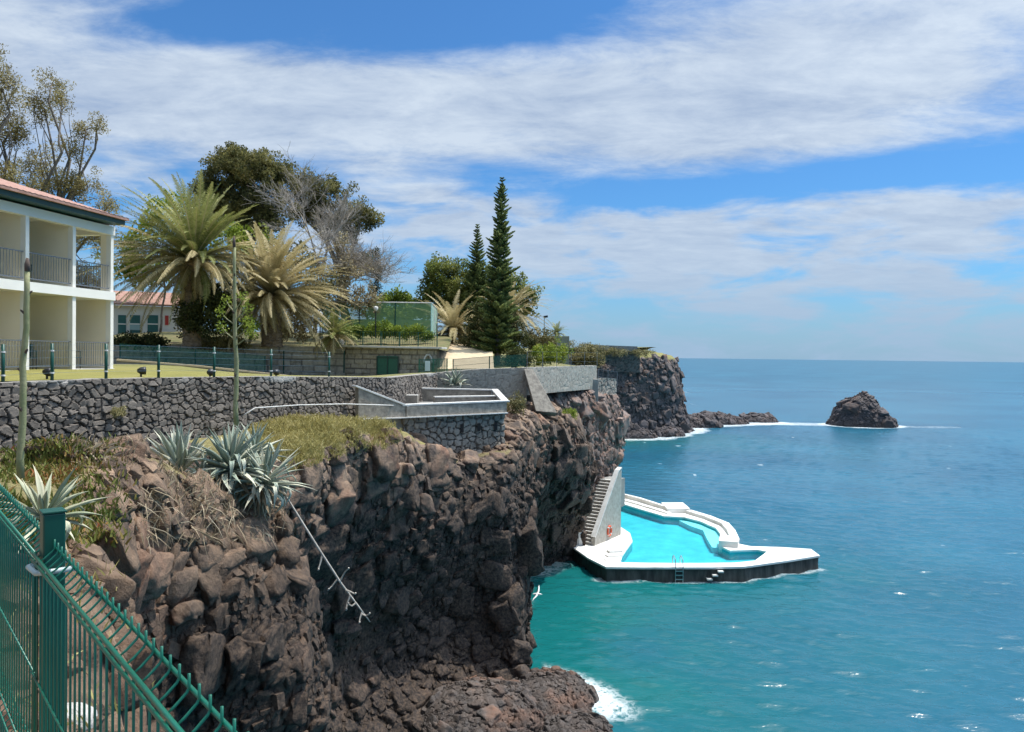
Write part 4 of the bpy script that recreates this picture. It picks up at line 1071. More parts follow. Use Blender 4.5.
def tree(name, label, base, lobes_px, d, mat, trunk_r, clump, leaf, n_per, dens, seed, bark='bark', cat='tree', group=None, twigs=0, shell=.5, up=.3, aspect=1.6, forkh=.45, depth=.8, base_tone=.5, crown_name='crown'):
    """lobes_px: (px, py, rx_px, rz_px, dy) at distance d"""
    root = thing(name, label, cat, base, group)
    r = np.random.default_rng(seed); s_ = d / F; lb = []
    for (px, py, rx, rz, dy) in lobes_px:
        p = W(px, py, d + dy) - Vector(base)
        lb.append((p.x, p.y, p.z, rx * s_, rx * s_ * depth, rz * s_))
    cr, CC = crown_obj(crown_name, root, lb, mat, clump, leaf, n_per, dens, seed, aspect, up, shell, base_tone)
    if trunk_r > 0:
        mb = MB(); zmin = min(l[2] - l[5] for l in lb); zc = np.mean([l[2] for l in lb]); cxm = np.mean([l[0] for l in lb]); cym = np.mean([l[1] for l in lb])
        fork = np.array((cxm * .35, cym * .35, max(zmin * .8, zc * forkh)))
        limb(mb, (0, 0, -.4), fork, trunk_r, trunk_r * .7, .02, r, 5, 9)
        for l in lb:
            c = np.array(l[:3]); pts = limb(mb, fork, c, trunk_r * .5, trunk_r * .16, .05, r, 5, 6)
            near = CC[np.argsort(np.linalg.norm(CC - c, axis=1))[:: max(1, len(CC) // (10 + twigs))]][: 10 + twigs]
            for q in near:
                if np.linalg.norm(q - c) < max(l[3], l[5]) * 1.5:
                    limb(mb, pts[r.integers(2, len(pts))], q, trunk_r * .14, trunk_r * .03, .05, r, 3, 4)
        mb.build('trunk', M[bark], root, True)
    return root

def bare_tree(name, label, base, spread, h, seed, lean=(0, 0), r0=.22, levels=5, up=.55):
    root = thing(name, label, 'tree', base); r = np.random.default_rng(seed); mb = MB(); tw = MB()
    def grow(p, d, L, rad, lv):
        n = 4; pts = [p]; q = p.copy(); dd = d.copy()
        for i in range(n):
            dd = dd + r.normal(0, .10, 3); dd /= np.linalg.norm(dd); q = q + dd * L / n; pts.append(q.copy())
        (mb if lv < 2 else tw).tube(pts, [rad * (1 - .5 * i / n) for i in range(n + 1)], 6 if lv < 2 else 3, cap=False)
        if lv >= levels: return
        nb = 3 if lv < 2 else 5
        for j in range(nb + (1 if lv else 0)):
            k = pts[-1] if j < 2 else pts[r.integers(1, n + 1)]
            e = dd + r.normal(0, .55, 3) * np.array((spread, spread, .8)) + np.array((lean[0], lean[1], up)) * .25
            e /= np.linalg.norm(e); grow(np.array(k), e, L * r.uniform(.55, .8), max(.012, rad * .54), lv + 1)
    grow(np.array((0, 0, -.3)), np.array((lean[0] * .4, lean[1] * .4, 1.0)), h * .36, r0, 0)
    mb.build('trunk', M['bark_pale'], root, True); tw.build('twigs', M['twig'], root)
    return root

def palm(name, label, base, trunk_h, fl, n, mat, drymat, seed, trunk_r=.42, droop=1.0, wind=(0, 0), cat='palm tree', dryfrac=.35, width=.44, step=.07):
    root = thing(name, label, cat, base); r = np.random.default_rng(seed)
    # trunk with diamond leaf scars
    nz_, na = int(max(trunk_h, .5) / .07) + 2, 22; zz_ = np.linspace(-.4, trunk_h, nz_); aa = np.linspace(0, 2 * np.pi, na)
    A, Zg = np.meshgrid(aa, zz_, indexing='ij')
    rr_ = trunk_r * (1 + .25 * sstep(trunk_h * .75, trunk_h, Zg)) * (1 + .10 * np.maximum(np.sin(A * 8 + Zg * 9), np.sin(-A * 8 + Zg * 9)) + .03 * r.normal(0, 1, A.shape)); rr_[-1] = rr_[0]
    Vt = np.stack([np.cos(A) * rr_, np.sin(A) * rr_, Zg], -1).reshape(-1, 3)
    mesh_np('trunk', Vt, grid_faces(na, nz_), M['palm_bark'], root)
    acc_ = {0: ([], [], []), 1: ([], [], [])}
    for i in range(n):
        u = (i + .5) / n; az = i * 2.39996 + r.normal(0, .15)
        el = R(80 - (118 * u ** .75 + (35 if u > .84 else 0)) * droop + r.normal(0, 12)); L = fl * r.uniform(.8, 1.1) * (.55 if u > .84 else 1)
        dry = 1 if u > 1 - dryfrac and r.random() < .85 else 0
        m_ = int(L / step); t = np.linspace(0, 1, m_)
        bend = (R(38) + R(30) * u) * droop * r.uniform(.55, 1.5)
        ang = el - bend * t ** 1.4
        hx = np.cumsum(np.cos(ang)) * L / m_; hz2 = np.cumsum(np.sin(ang)) * L / m_
        wx = wind[0] * t ** 2 * L; wy = wind[1] * t ** 2 * L
        S_ = np.stack([hx * math.cos(az) + wx, hx * math.sin(az) + wy, hz2 + trunk_h], 1)
        tg = np.gradient(S_, axis=0); tg /= np.linalg.norm(tg, axis=1)[:, None]
        sd_ = np.cross(tg, np.array((0, 0, 1.0))); sd_ /= np.linalg.norm(sd_, axis=1)[:, None] + 1e-6
        nu_ = np.cross(sd_, tg)
        ll = width * np.sin(np.pi * np.clip(t * .93 + .07, 0, 1)) ** .6 * (1 - .35 * t) + .05
        Vv, Fv, Tv = acc_[dry]
        tone = np.clip((.62 if u < .3 else .5) - .1 * u + r.normal(0, .16), 0, 1)
        for sg in (-1, 1):
            dirn = sd_ * sg * .80 + tg * .55 + nu_ * (.28 if not dry else -.25) + r.normal(0, .09, (m_, 3)); dirn[:, 2] -= .18 * (1 + dry)
            dirn /= np.linalg.norm(dirn, axis=1)[:, None]
            tip = S_ + dirn * (ll * r.uniform(.75, 1.1, m_))[:, None]; w = tg * .024
            o = sum(len(x) for x in Vv)
            Vv.append(np.stack([S_ - w, S_ + w, (S_ + tip) / 2 + w * 1.1, tip, (S_ + tip) / 2 - w * 1.1], 1).reshape(-1, 3))
            Fv.append(np.arange(m_ * 5).reshape(-1, 5) + o); Tv.append(np.clip(tone + r.normal(0, .1, m_), 0, 1))
        # rachis ribbon
        o = sum(len(x) for x in Vv); k2 = np.arange(0, m_, 2)
        wv_ = (sd_ * (.045 * (1 - t) + .008)[:, None])[k2]; q = S_[k2]
        rb = np.stack([q - wv_, q + wv_, q + nu_[k2] * .02], 1).reshape(-1, 3); Vv.append(rb)
        k = len(k2); f = []
        for j in range(k - 1): f.append((j*3, j*3+1, j*3+4, j*3+3, j*3+3))
        f = [(a_, b_, c__, d__) for a_, b_, c__, d__, _ in f]
        Fv.append(np.array([[a_, b_, (b_ + c__) // 2 if False else c__, d__, d__] for a_, b_, c__, d__ in f]) + o if False else np.zeros((0, 5), int))
        Tv.append(np.zeros(0))
        Vv.append(np.zeros((0, 3)))
        acc_.setdefault('r', []).append((q, wv_))
    for key, nm, mt in ((0, 'crown', mat), (1, 'dead_fronds', drymat)):
        Vv, Fv, Tv = acc_[key]
        if Vv:
            mesh_np(nm, np.concatenate(Vv), np.concatenate(Fv), mt, root, fattrs={'tone': np.concatenate(Tv)})
    mb = MB()
    for q, w in acc_['r']:
        vs = []; fs = []
        for a_, b_ in zip(q, w): vs += [tuple(a_ - b_), tuple(a_ + b_)]
        for j in range(len(q) - 1): fs.append((2*j, 2*j+1, 2*j+3, 2*j+2))
        mb.tone = .75; mb.add(vs, fs)
    mb.build('frond_stems', drymat, root)
    return root

def norfolk(name, label, base, h, rbase, seed, lean=0.0, whorl=.5):
    root = thing(name, label, 'conifer', base); r = np.random.default_rng(seed); mb = MB()
    mb.tube([(lean * h * t, 0, h * t - .3) for t in np.linspace(0, 1, 8)], [.24 * (1 - t) + .02 for t in np.linspace(0, 1, 8)], 8)
    VV, FF, TT = [], [], []; cnt = 0
    z = h * .04
    while z < h * .992:
        f = z / h
        rad = rbase * (1 - f) ** .74 * (.8 + .25 * math.sin(z * 2.1) * .4 + .2 * r.random()) + .08
        if f > .5: nb = 6
        else: nb = 7
        for j in range(nb):
            az = j * 2 * math.pi / nb + r.uniform(-.4, .4) + z * 1.3; L = rad * r.uniform(.55, 1.2)
            m_ = max(5, int(L / .045)); t = np.linspace(.05, 1, m_)
            x = t * L; zz_ = (.10 + .34 * f) * L * t + .26 * L * t ** 2.2 - .12 * L * (1 - f) * t
            S_ = np.stack([x * math.cos(az) + lean * z, x * math.sin(az), zz_ + z], 1)
            mb.tube(S_[[0, m_ // 2, m_ - 1]], [.03, .02, .01], 3, cap=False)
            tg = np.array((math.cos(az), math.sin(az), .3)); sd_ = np.array((-math.sin(az), math.cos(az), 0))
            ll = (.34 * np.sin(np.pi * np.clip(t * .8 + .15, 0, 1)) + .08) * (.5 + .7 * (1 - f)) * min(1, .35 + rad * .6)
            for sg in (-1, 1, 0):
                dirn = sd_ * sg * .8 + tg * .5 + np.array((0, 0, .55 if sg else .9)) + r.normal(0, .15, (m_, 3))
                dirn /= np.linalg.norm(dirn, axis=1)[:, None]; tip = S_ + dirn * ll[:, None]; w = np.cross(dirn, r.normal(0, 1, (m_, 3))); w /= np.linalg.norm(w, axis=1)[:, None]; w *= .055
                VV.append(np.stack([S_ - w, S_ + w, tip + w * .7, tip - w * .7], 1).reshape(-1, 3)); FF.append(np.arange(m_ * 4).reshape(-1, 4) + cnt); cnt += m_ * 4
                TT.append(np.clip(.45 + .2 * r.normal() + r.normal(0, .15, m_), 0, 1))
        z += whorl * (1.0 - .45 * f) * r.uniform(.7, 1.3)
    mb.build('trunk', M['bark'], root)
    mesh_np('crown', np.concatenate(VV), np.concatenate(FF), M['norfolk'], root, fattrs={'tone': np.concatenate(TT)})
    return root

# ------------------------------------------------------------------ trees
tree('casuarina_tree', 'tall sparse casuarina rising at the picture edge behind the white building', at(8, 345, 44), [(2, 88, 20, 38, 0), (14, 128, 22, 26, 1), (-20, 110, 40, 40, 0), (-30, 170, 45, 40, 0), (8, 175, 24, 24, 0), (28, 200, 24, 18, 1)], 44, M['casuarina'], .28, .5, .17, 80, 1.3, 101, twigs=14, shell=.3, aspect=3, forkh=.3)
tree('casuarina_tree', 'open casuarina with bare forked limbs behind the building corner', at(48, 345, 46), [(52, 84, 16, 16, 0), (44, 108, 20, 20, 0), (62, 100, 9, 18, -1), (86, 130, 16, 12, 0), (97, 124, 8, 8, 0), (72, 150, 16, 12, 0), (88, 188, 26, 15, 0), (110, 205, 16, 10, 0), (60, 182, 24, 16, 0), (40, 165, 24, 24, 1), (92, 235, 28, 26, 0), (80, 280, 28, 30, 0), (100, 290, 20, 26, 0)], 46, M['casuarina'], .26, .45, .16, 75, 1.3, 102, twigs=16, shell=.25, aspect=3, forkh=.35)
tree('broadleaf_tree', 'yellow green tree behind the left side of the larger palm', at(160, 330, 60), [(158, 212, 20, 14, 0), (178, 205, 16, 12, 0), (145, 235, 22, 20, 0), (128, 262, 22, 24, 0), (150, 270, 26, 24, 0), (215, 236, 34, 22, 0), (255, 245, 20, 16, 1)], 60, M['lime'], .10, .6, .28, 44, 1.1, 103, shell=.35)
tree('umbrella_pine', 'big dark round-topped pine, tallest crown above the palms', at(250, 320, 70), [(228, 184, 34, 32, 0), (250, 168, 32, 18, -1), (276, 172, 18, 20, 0), (232, 204, 36, 20, 1), (268, 200, 30, 24, 0), (212, 190, 17, 24, 0), (262, 222, 26, 15, 0), (240, 160, 26, 11, 0)], 70, M['pine'], .4, .6, .22, 110, 1.5, 104, shell=.5, base_tone=.48)
tree('umbrella_pine', 'dark pine leaning seaward behind the leafless grey trees', at(345, 325, 72), [(330, 196, 26, 17, 0), (352, 214, 22, 14, 0), (372, 216, 13, 10, -1), (310, 182, 18, 12, 0), (340, 228, 24, 12, 1), (318, 212, 24, 18, 1), (362, 262, 14, 8, 0), (300, 205, 16, 20, 1), (290, 186, 14, 14, 0)], 72, M['pine'], .35, .6, .22, 100, 1.3, 105, shell=.45)
bare_tree('bare_tree', 'leafless grey tree with a fan of fine twigs before the dark pine', at(315, 330, 62), 1.05, 14.0, 106, (-.12, 0), .2, 5, .8)
bare_tree('bare_tree', 'lower leafless grey tree spreading to the right of the dark pine', at(335, 325, 63), 1.0, 9.4, 107, (.25, 0), .2, 5, .4)
tree('cypress', 'slim dark cypress behind the right end of the pine', at(376, 318, 78), [(375.5, 254, 5, 9, 0), (376, 270, 6.5, 14, 0), (376, 290, 7, 18, 0)], 78, M['shrub'], .15, .3, .14, 40, 1.6, 108, shell=.4, cat='cypress')
tree('scrub_tree', 'tan brown scrubby tree between the dry palm and the court cage', at(352, 325, 58), [(345, 275, 22, 22, 0), (358, 298, 22, 18, 0), (330, 292, 22, 20, 0), (372, 306, 14, 12, 0), (340, 250, 14, 14, 1), (312, 268, 20, 20, 2), (300, 300, 26, 20, 1.5), (322, 310, 20, 14, 1)], 58, M['tan'], .18, .5, .24, 40, 1.2, 109, shell=.3, aspect=2.5)
tree('broadleaf_tree', 'bright green bushy treetops behind the court cage', at(398, 325, 74), [(385, 303, 14, 10, 0), (402, 299, 15, 9, 0), (418, 305, 12, 9, 0), (375, 312, 12, 10, 0), (400, 315, 30, 8, 0)], 74, M['lime'], .2, .5, .26, 50, 1.4, 110, base_tone=.35)
tree('broadleaf_tree', 'round dense green tree to the left of the tall conifer', at(462, 352, 74), [(442, 274, 22, 17, 0), (462, 284, 26, 24, 0), (438, 296, 19, 18, 0), (478, 296, 22, 22, -1), (458, 306, 30, 18, 0), (486, 280, 14, 14, 0), (425, 310, 8, 9, 0)], 74, M['broad'], .35, .6, .22, 100, 1.6, 111, shell=.5)
tree('broadleaf_tree', 'thin crowned green tree to the right of the tall conifer', at(512, 350, 73), [(515, 286, 16, 13, 0), (500, 270, 12, 12, 0), (534, 294, 8, 10, 0), (526, 300, 10, 10, 0), (508, 300, 16, 14, 0), (520, 312, 14, 10, 0), (505, 278, 8, 8, 0)], 73, M['broad'], .2, .45, .24, 40, 1.2, 112, shell=.35, base_tone=.55)
tree('broadleaf_tree', 'mid green bushy tree filling the gap behind the two big palms', at(250, 335, 54), [(238, 268, 18, 20, 0), (226, 292, 18, 20, 0), (252, 296, 20, 20, 0), (300, 262, 16, 20, 1), (318, 288, 18, 22, 1), (306, 305, 18, 16, 0), (280, 258, 12, 14, 2), (262, 250, 14, 12, 2)], 54, M['olive'], .12, .5, .2, 60, 1.2, 121, shell=.35, base_tone=.35)
norfolk('norfolk_pine', 'tall Norfolk pine, highest tree on the cliff top', at(497, 361, 62), (at(502, 175, 62)[2] - at(497, 361, 62)[2]), 2.15, 113, .016, .40)
norfolk('norfolk_pine', 'shorter Norfolk pine tip behind the tall one', at(476, 352, 72), (at(477, 224, 72)[2] - at(476, 352, 72)[2]), 2.0, 114, 0, .40)
palm('date_palm', 'larger date palm with a wide drooping crown beside the white building', at(192, 340, 46), at(192, 262, 46)[2] - at(192, 340, 46)[2], 5.6, 240, M['palm'], M['palm_dry'], 115, .5, .86, (-.12, 0), dryfrac=.5)
palm('date_palm', 'tan date palm with wind-blown fronds behind the thin flower stalk', at(272, 341, 49), at(272, 296, 49)[2] - at(272, 341, 49)[2], 5.0, 230, M['palm_dry'], M['palm_dry'], 116, .6, .9, (.12, 0), dryfrac=.5)
palm('young_palm', 'short young palm at the wall edge beside the pale boulder', at(334, 342, 50.8), .5, 2.1, 44, M['palm'], M['palm_dry'], 117, .25, .9, (.06, 0), dryfrac=.3, step=.06)
palm('date_palm', 'dry tan palm left of the tall conifer', at(452, 348, 67), 1.6, 4.0, 100, M['palm_dry'], M['palm_dry'], 118, .35, 1.0, (-.1, 0))
palm('date_palm', 'dry tan palm with hanging fronds right of the tall conifer', at(510, 355, 68), at(510, 312, 68)[2] - at(510, 355, 68)[2], 3.9, 110, M['palm_dry'], M['palm_dry'], 119, .3, 1.1, (.12, 0))
palm('date_palm', 'tiny distant palm on the far cliff-top field', at(557, 341, 120), 1.3, 2.0, 34, M['palm'], M['palm_dry'], 120, .3, .85)

def bush(name, label, px, py, rx, rz, d, mat, seed, clump=.35, leaf=.17, n_per=44, dens=1.5, group=None, lobes=None, base_tone=.5):
    base = at(px, py + rz, d)
    return tree(name, label, base, lobes or [(px, py, rx, rz, 0), (px - rx * .5, py + rz * .3, rx * .6, rz * .7, -.3), (px + rx * .5, py + rz * .3, rx * .6, rz * .7, .3)], d, mat, 0, clump, leaf, n_per, dens, seed, cat='bush', group=group, crown_name='foliage', base_tone=base_tone)
bush('shrub', 'dark leafy shrub around the trunk of the larger palm', 208, 312, 26, 24, 47, M['shrub'], 130, lobes=[(208, 314, 24, 24, -1.2), (190, 318, 14, 18, -1.3), (228, 316, 18, 22, -1), (212, 296, 18, 14, -.9)], dens=2.0)
bush('shrub', 'dark shrub spilling over the white annexe wall', 183, 314, 9, 16, 50, M['shrub'], 131, dens=.7)
bush('shrub', 'light green shrub between the two big palms', 243, 318, 14, 18, 46.5, M['lime'], 132, dens=.6)
bush('shrub', 'low planting on the garden wall below the annexe', 140, 341, 26, 6, 46.5, M['shrub'], 133)
bush('shrub', 'low yellowish planting on top of the garden wall below the palms', 215, 342, 32, 5, 48.5, M['olive'], 134)
bush('shrub', 'dry hanging scrub below the tan palm', 292, 325, 22, 17, 50, M['tan'], 135, dens=.8)
hl = [(355, 332, 14, 7, 0), (380, 330, 16, 8, 0), (405, 331, 15, 7, 0), (425, 334, 10, 6, 0)]
tree('clipped_hedge', 'yellow green hedge in front of the court cage', at(390, 338, 55), hl, 55, M['lime'], 0, .3, .15, 50, 2.0, 136, cat='hedge', crown_name='foliage', base_tone=.25)
bush('shrub', 'broad dark undergrowth at the foot of the tall conifer', 490, 335, 24, 26, 64, M['shrub'], 137, lobes=[(480, 325, 16, 24, 0), (505, 330, 20, 24, .6), (520, 345, 14, 14, 0), (475, 345, 14, 12, 0)], base_tone=.62)
bush('shrub', 'low dark green hedge plants on the wall right of the conifer', 518, 357, 16, 9, 57, M['shrub'], 138, base_tone=.6)
bush('shrub', 'bright lime green bush, brightest plant on the cliff edge', 549, 352, 17, 12, 60, M['lime'], 139)
bush('shrub', 'olive brown bush behind the bright lime one', 540, 340, 16, 12, 66, M['olive'], 140, base_tone=.35)
bush('shrub', 'greyish scrub on the wall corner before the far cliff', 587, 356, 17, 9, 64, M['olive'], 141, base_tone=.4)
bush('shrub', 'yellow plant patch on the rock below the buttress', 568, 413, 9, 5, 48.5, M['lime'], 142, .2, .09, base_tone=.6)
bush('shrub', 'dark bushy plant on the ledge between terrace and buttress', 514, 402, 12, 11, 41, M['olive'], 143, .25, .1, base_tone=.15)
bush('shrub', 'small green plant clinging to the middle of the dark cliff', 470, 508, 9, 8, 33.2, M['broad'], 144, .18, .09, base_tone=.7)
bush('shrub', 'low green scrub along the top of the far cliff field', 590, 350, 40, 5, 128, M['olive'], 145, .5, .2, lobes=[(565, 346, 14, 6, 0), (590, 349, 16, 5, 0), (615, 352, 14, 4, 2), (640, 353, 12, 3, 3)])
bush('shrub', 'tiny plant growing from a joint in the lava wall', 119, 411, 6, 5, 21.0, M['olive'], 146, .1, .05, base_tone=.6)

# field wall on the far cliff top
FW = [at(572, 350, 131), at(640, 352, 132.5)]
stone_wall('field_wall', [(p[0], p[1], p[2], p[2] - 3.6) for p in FW], M['drystone'], .5, .22, .7, k=23, amp=.08, cap=.5, label='dark stone field wall along the top of the far cliff', cat='wall')
mb = MB(); a_, b_ = Vector(at(592, 347.5, 130.6)), Vector(at(637, 349, 132)); mb.bar(a_, b_, .4, .9)
tag(mb.build('concrete_parapet', M['conc']), 'pale grey concrete parapet above the dark field wall', 'parapet')
mb = MB(); q = at(561, 352, 84); mb.box((q[0] - 1.6, q[1], q[2] - 3), (q[0] + .9, q[1] + 3, at(561, 336, 84)[2]))
tag(mb.build('plain_shed', simple('olive_render', (.30, .29, .20), (.25, .24, .16), 1, .9), bevel=.02), 'plain flat topped olive shed behind the lime bush', 'shed')

# ------------------------------------------------------------------ white building with balconies
Cn = W(113, 368, 29.0); tdir = Vector((-.182, -.983, 0)).normalized(); inl = Vector((-.983, .182, 0)).normalized()
GZ = Cn.z - .05
bld = thing('apartment_building', 'two storey cream building with balconies and a clay tile roof', 'building', (Cn.x, Cn.y, GZ)); I = inv(bld)
def bp(u, w, z): return Vector((Cn.x, Cn.y, GZ)) + tdir * u + inl * w + Vector((0, 0, z))
ZS = W(113, 300, 29).z - GZ; ZT = W(113, 235, 29).z - GZ      # underside of the slab top, top beam
COLU = [0, 1.92, 3.98, 6.3, 8.9, 11.3, 13.7, 16.1]; DEP = 2.0; LEN = 18.0
def bslab(u0, u1, w0, w1, z0, z1, mbx):
    vs = [bp(u0, w0, z0), bp(u1, w0, z0), bp(u1, w1, z0), bp(u0, w1, z0), bp(u0, w0, z1), bp(u1, w0, z1), bp(u1, w1, z1), bp(u0, w1, z1)]
    mbx.add(vs, [(0,3,2,1),(4,5,6,7),(0,1,5,4),(1,2,6,5),(2,3,7,6),(3,0,4,7)])
mb = MB(); bslab(.02, LEN, DEP, 9.5, -.4, ZT + .3, mb); into(mb.build('wall', M['cream'], bld), I)
mb = MB(); bslab(-.04, LEN, -.06, DEP - .003, ZS - .02, ZS + .30, mb); into(mb.build('balcony_slab', M['frame_w'], bld), I)
mb = MB(); bslab(-.04, LEN, -.04, DEP - .003, -.35, .03, mb); into(mb.build('ground_slab', M['conc_pale'], bld), I)
mb = MB(); bslab(-.03, LEN, -.04, .26, ZT - .02, ZT + .30, mb); bslab(-.03, .25, .26, DEP - .003, ZT - .02, ZT + .30, mb); into(mb.build('roof_beam', M['frame_w'], bld), I)
mb = MB(); bslab(.25, LEN, .26, DEP - .003, ZT + .17, ZT + .29, mb); into(mb.build('balcony_ceiling', M['cream'], bld), I)
for i, u in enumerate(COLU):
    mb = MB(); bslab(u - .005, u + .155, -.005, .2, .03, ZS - .02, mb); bslab(u, u + .15, 0, .2, ZS + .3, ZT - .02, mb); into(mb.build('column', M['frame_w'], bld), I)
    mb = MB()
    bslab(u + .02, u + .13, .2, DEP, .03, ZS - .02, mb)
    if i: bslab(u + .02, u + .13, .2, DEP, ZS + .3, ZT + .17, mb)
    else: bslab(u + .02, u + .13, .2, .46, ZS + .3, ZT - .02, mb)
    into(mb.build('partition_wall', M['cream'], bld), I)
    if i < len(COLU) - 1:
        u2 = COLU[i + 1]
        for z0, nm in ((.03, 0), (ZS + .3, 1)):
            mb = MB()
            for z_ in (.12, .98): mb.bar(bp(u + .16, .08, z0 + z_), bp(u2 - .01, .08, z0 + z_), .035, .035)
            x = u + .24
            while x < u2 - .05: mb.tube([bp(x, .08, z0 + .12), bp(x, .08, z0 + .98)], .010, 4); x += .115
            if i == 0 and nm:
                for z_ in (.12, .98): mb.bar(bp(u + .06, .5, z0 + z_), bp(u + .06, DEP, z0 + z_), .035, .035)
                for w_ in np.arange(.55, DEP, .13): mb.tube([bp(u + .06, w_, z0 + .12), bp(u + .06, w_, z0 + .98)], .010, 4)
            into(mb.build('balcony_railing', M['grey_metal'], bld), I)
            mb = MB(); bslab(u + .5, u2 - .3, DEP - .04, DEP - .003, z0 + .02, z0 + 2.0, mb); into(mb.build('glass_door', M['glass_dark'], bld), I)
EV = ZT + .30; OV = .55; OE = -.02; RD = 5.2; RISE = RD * math.tan(R(18.5))
mb = MB(); bslab(-OE + .03, LEN, -OV + .03, 10, EV + .06, EV + .28, mb); into(mb.build('fascia', M['darkgreen'], bld), I)
# hipped tile roof as rows of round tiles
roof = MB(); z0 = EV + .30
def rp(u, w): return min(w + OV, RD + OV, (u + OV) * 1.15)
nu_, nw_ = 240, 60; us = np.linspace(-OE - .06, LEN, nu_); ws = np.linspace(-OV - .1, 10.6, nw_)
RV = np.zeros((nu_, nw_, 3)); 
for i, u in enumerate(us):
    for j, w in enumerate(ws):
        hgt_ = max(0, min(w + OV, 2 * RD + OV - w, (u + OE) * 1.1)) * math.tan(R(18.5))
        corr = .03 * abs(math.sin(u * math.pi / .24)) if (w + OV) < (u + OE) * 1.1 else .03 * abs(math.sin(w * math.pi / .24))
        RV[i, j] = bp(u, w, z0 + hgt_ + corr)
ro_ = into(mesh_np('roof', RV.reshape(-1, 3), grid_faces(nu_, nw_), M['tile'], bld), I)
mb = MB(); bslab(-OE - .05, LEN, -OV - .09, -OV + .02, EV + .22, EV + .32, mb); bslab(-OE - .06, -OE + .02, -OV, 10, EV + .22, EV + .325, mb); into(mb.build('tile_edge', M['tile'], ro_), I)
def chair(label, u, w, z, rz):
    o = thing('balcony_chair', label, 'chair', bp(u, w, z), 'chairs on the balconies', rz)
    mb = MB(); mb.box((-.24, -.24, .40), (.24, .24, .43)); mb.build('seat', M['darkgreen'], o)
    mb = MB(); mb.box((-.24, .21, .45), (.24, .24, .88)); mb.build('backrest', M['darkgreen'], o)
    for x in (-.22, .22):
        for y in (-.21, .21):
            mb = MB(); mb.tube([(x, y, 0), (x, y, .40 if y < 0 else .45)], .016, 5); mb.build('leg', M['black_metal'], o)
        mb = MB(); mb.bar((x, -.22, .64), (x, .22, .64), .04, .03); mb.bar((x, -.2, .43), (x, -.2, .64), .03, .03); mb.build('armrest', M['darkgreen'], o)
chair('dark chair on the upper balcony behind the grey railing', 3.5, .75, ZS + .3, 1.2)
chair('dark chair on the ground floor terrace of the middle bay', 3.3, .7, .03, .8)
chair('dark chair on the ground floor terrace of the end bay', 1.3, .7, .03, 1.6)
chair('dark chair on the open upper corner balcony', 1.2, .9, ZS + .3, 1.0)

# white annexe behind the palm
ax = thing('white_annexe', 'low white annexe with dark green doors behind the palm fronds', 'building', at(150, 335, 61)); I = inv(ax)
a0, a1 = Vector(at(100, 336, 60)), Vector(at(181, 336, 62)); zt = at(150, 306, 61)[2]
adir = (a1 - a0); adir.z = 0; adir.normalize(); an = Vector((adir.y, -adir.x, 0))
mb = MB(); pr = [a0, a1, a1 - an * 6, a0 - an * 6]; mb.prism([(p.x, p.y) for p in pr], a0.z - 1.2, zt); into(mb.build('wall', M['pale'], ax), I)
rd = MB(); e0, e1 = a0 + an * .4 - adir * .4, a1 + an * .4 + adir * .4; k0, k1 = e0 - an * 3.4, e1 - an * 3.4
rd.add([(e0.x, e0.y, zt), (e1.x, e1.y, zt), (k1.x, k1.y, zt + 1.2), (k0.x, k0.y, zt + 1.2), (e0.x, e0.y, zt + .15), (e1.x, e1.y, zt + .15), (k1.x, k1.y, zt + 1.35), (k0.x, k0.y, zt + 1.35)],
       [(0,3,2,1),(4,5,6,7),(0,1,5,4),(1,2,6,5),(2,3,7,6),(3,0,4,7)])
into(rd.build('roof', M['tile'], ax), I)
def on_ax(px, py, out=.03):
    d = ray(px, py); q = a0 + an * out; return d * (q.dot(an) / d.dot(an))
for (x0, x1, y0, y1, nm, mt) in ((118, 126, 315, 335, 'door', 'shutter'), (130, 140, 315, 334, 'window', 'shutter'), (147.5, 158, 315, 335, 'door', 'shutter'), (165, 168.5, 315.5, 325, 'sign', 'red')):
    p0, p1 = on_ax(x0, y1), on_ax(x1, y1); q = on_ax(x0, y0)
    mb = MB(); mb.wall(p0, p1, p0.z, q.z, p1.z, q.z, .08); dd = into(mb.build(nm, M[mt], ax), I)
    if nm == 'window':
        mb = MB(); zz0 = on_ax(x0, 330).z; mb.wall(p0 + an * .06, p1 + an * .06, zz0, zz0 + .55, zz0, zz0 + .55, .03); into(mb.build('pane', simple('blue_pane', (.22, .36, .38), None, rough=.15), dd), I)
    if nm != 'sign':
        zf = on_ax(x0, 324.5).z; mb = MB(); mb.wall(p0 + an * .07, p1 + an * .07, zf, zf + .09, zf, zf + .09, .03); into(mb.build('rail', M['white'], dd), I)

# ------------------------------------------------------------------ sea pool
DZ = -13.1; WZ = -13.30
def dk(px, py, z=DZ): p = PL(px, py, z); return Vector((p.x, p.y))
pool = thing('sea_pool', 'white sea-water swimming pool platform with turquoise water below the cliff', 'swimming pool', (10, 52, SEA_Z)); I = inv(pool)
outer = [dk(568, 543.8), dk(588, 558), dk(606, 567), dk(640, 567.3), dk(672, 567.3), dk(710, 567.3), dk(745, 566.5), dk(785, 561), dk(820, 555.5), dk(811, 549), dk(780, 547), dk(751, 546.2), dk(738, 543.6), dk(736, 534), dk(730, 526), dk(712, 518), dk(689.4, 509.5), dk(666, 509.5), dk(640, 502), dk(619, 496), dk(600, 500)]
inner = [dk(620.6, 562.2), dk(650, 562.8), dk(700, 563), dk(735, 562.5), dk(755, 560.5), dk(767, 551.5), dk(757, 549.5), dk(730, 550.5), dk(718, 545), dk(722, 536), dk(716, 528), dk(700, 521), dk(684, 517), dk(664, 516), dk(640, 509), dk(619, 502.5), dk(617, 512), dk(619.5, 526), dk(630, 533), dk(632.5, 541), dk(626, 550), dk(622, 556)]
bmv = [Vector((p.x, p.y, DZ)) for p in outer]; inv_v = [Vector((p.x, p.y, DZ)) for p in inner]
import bmesh
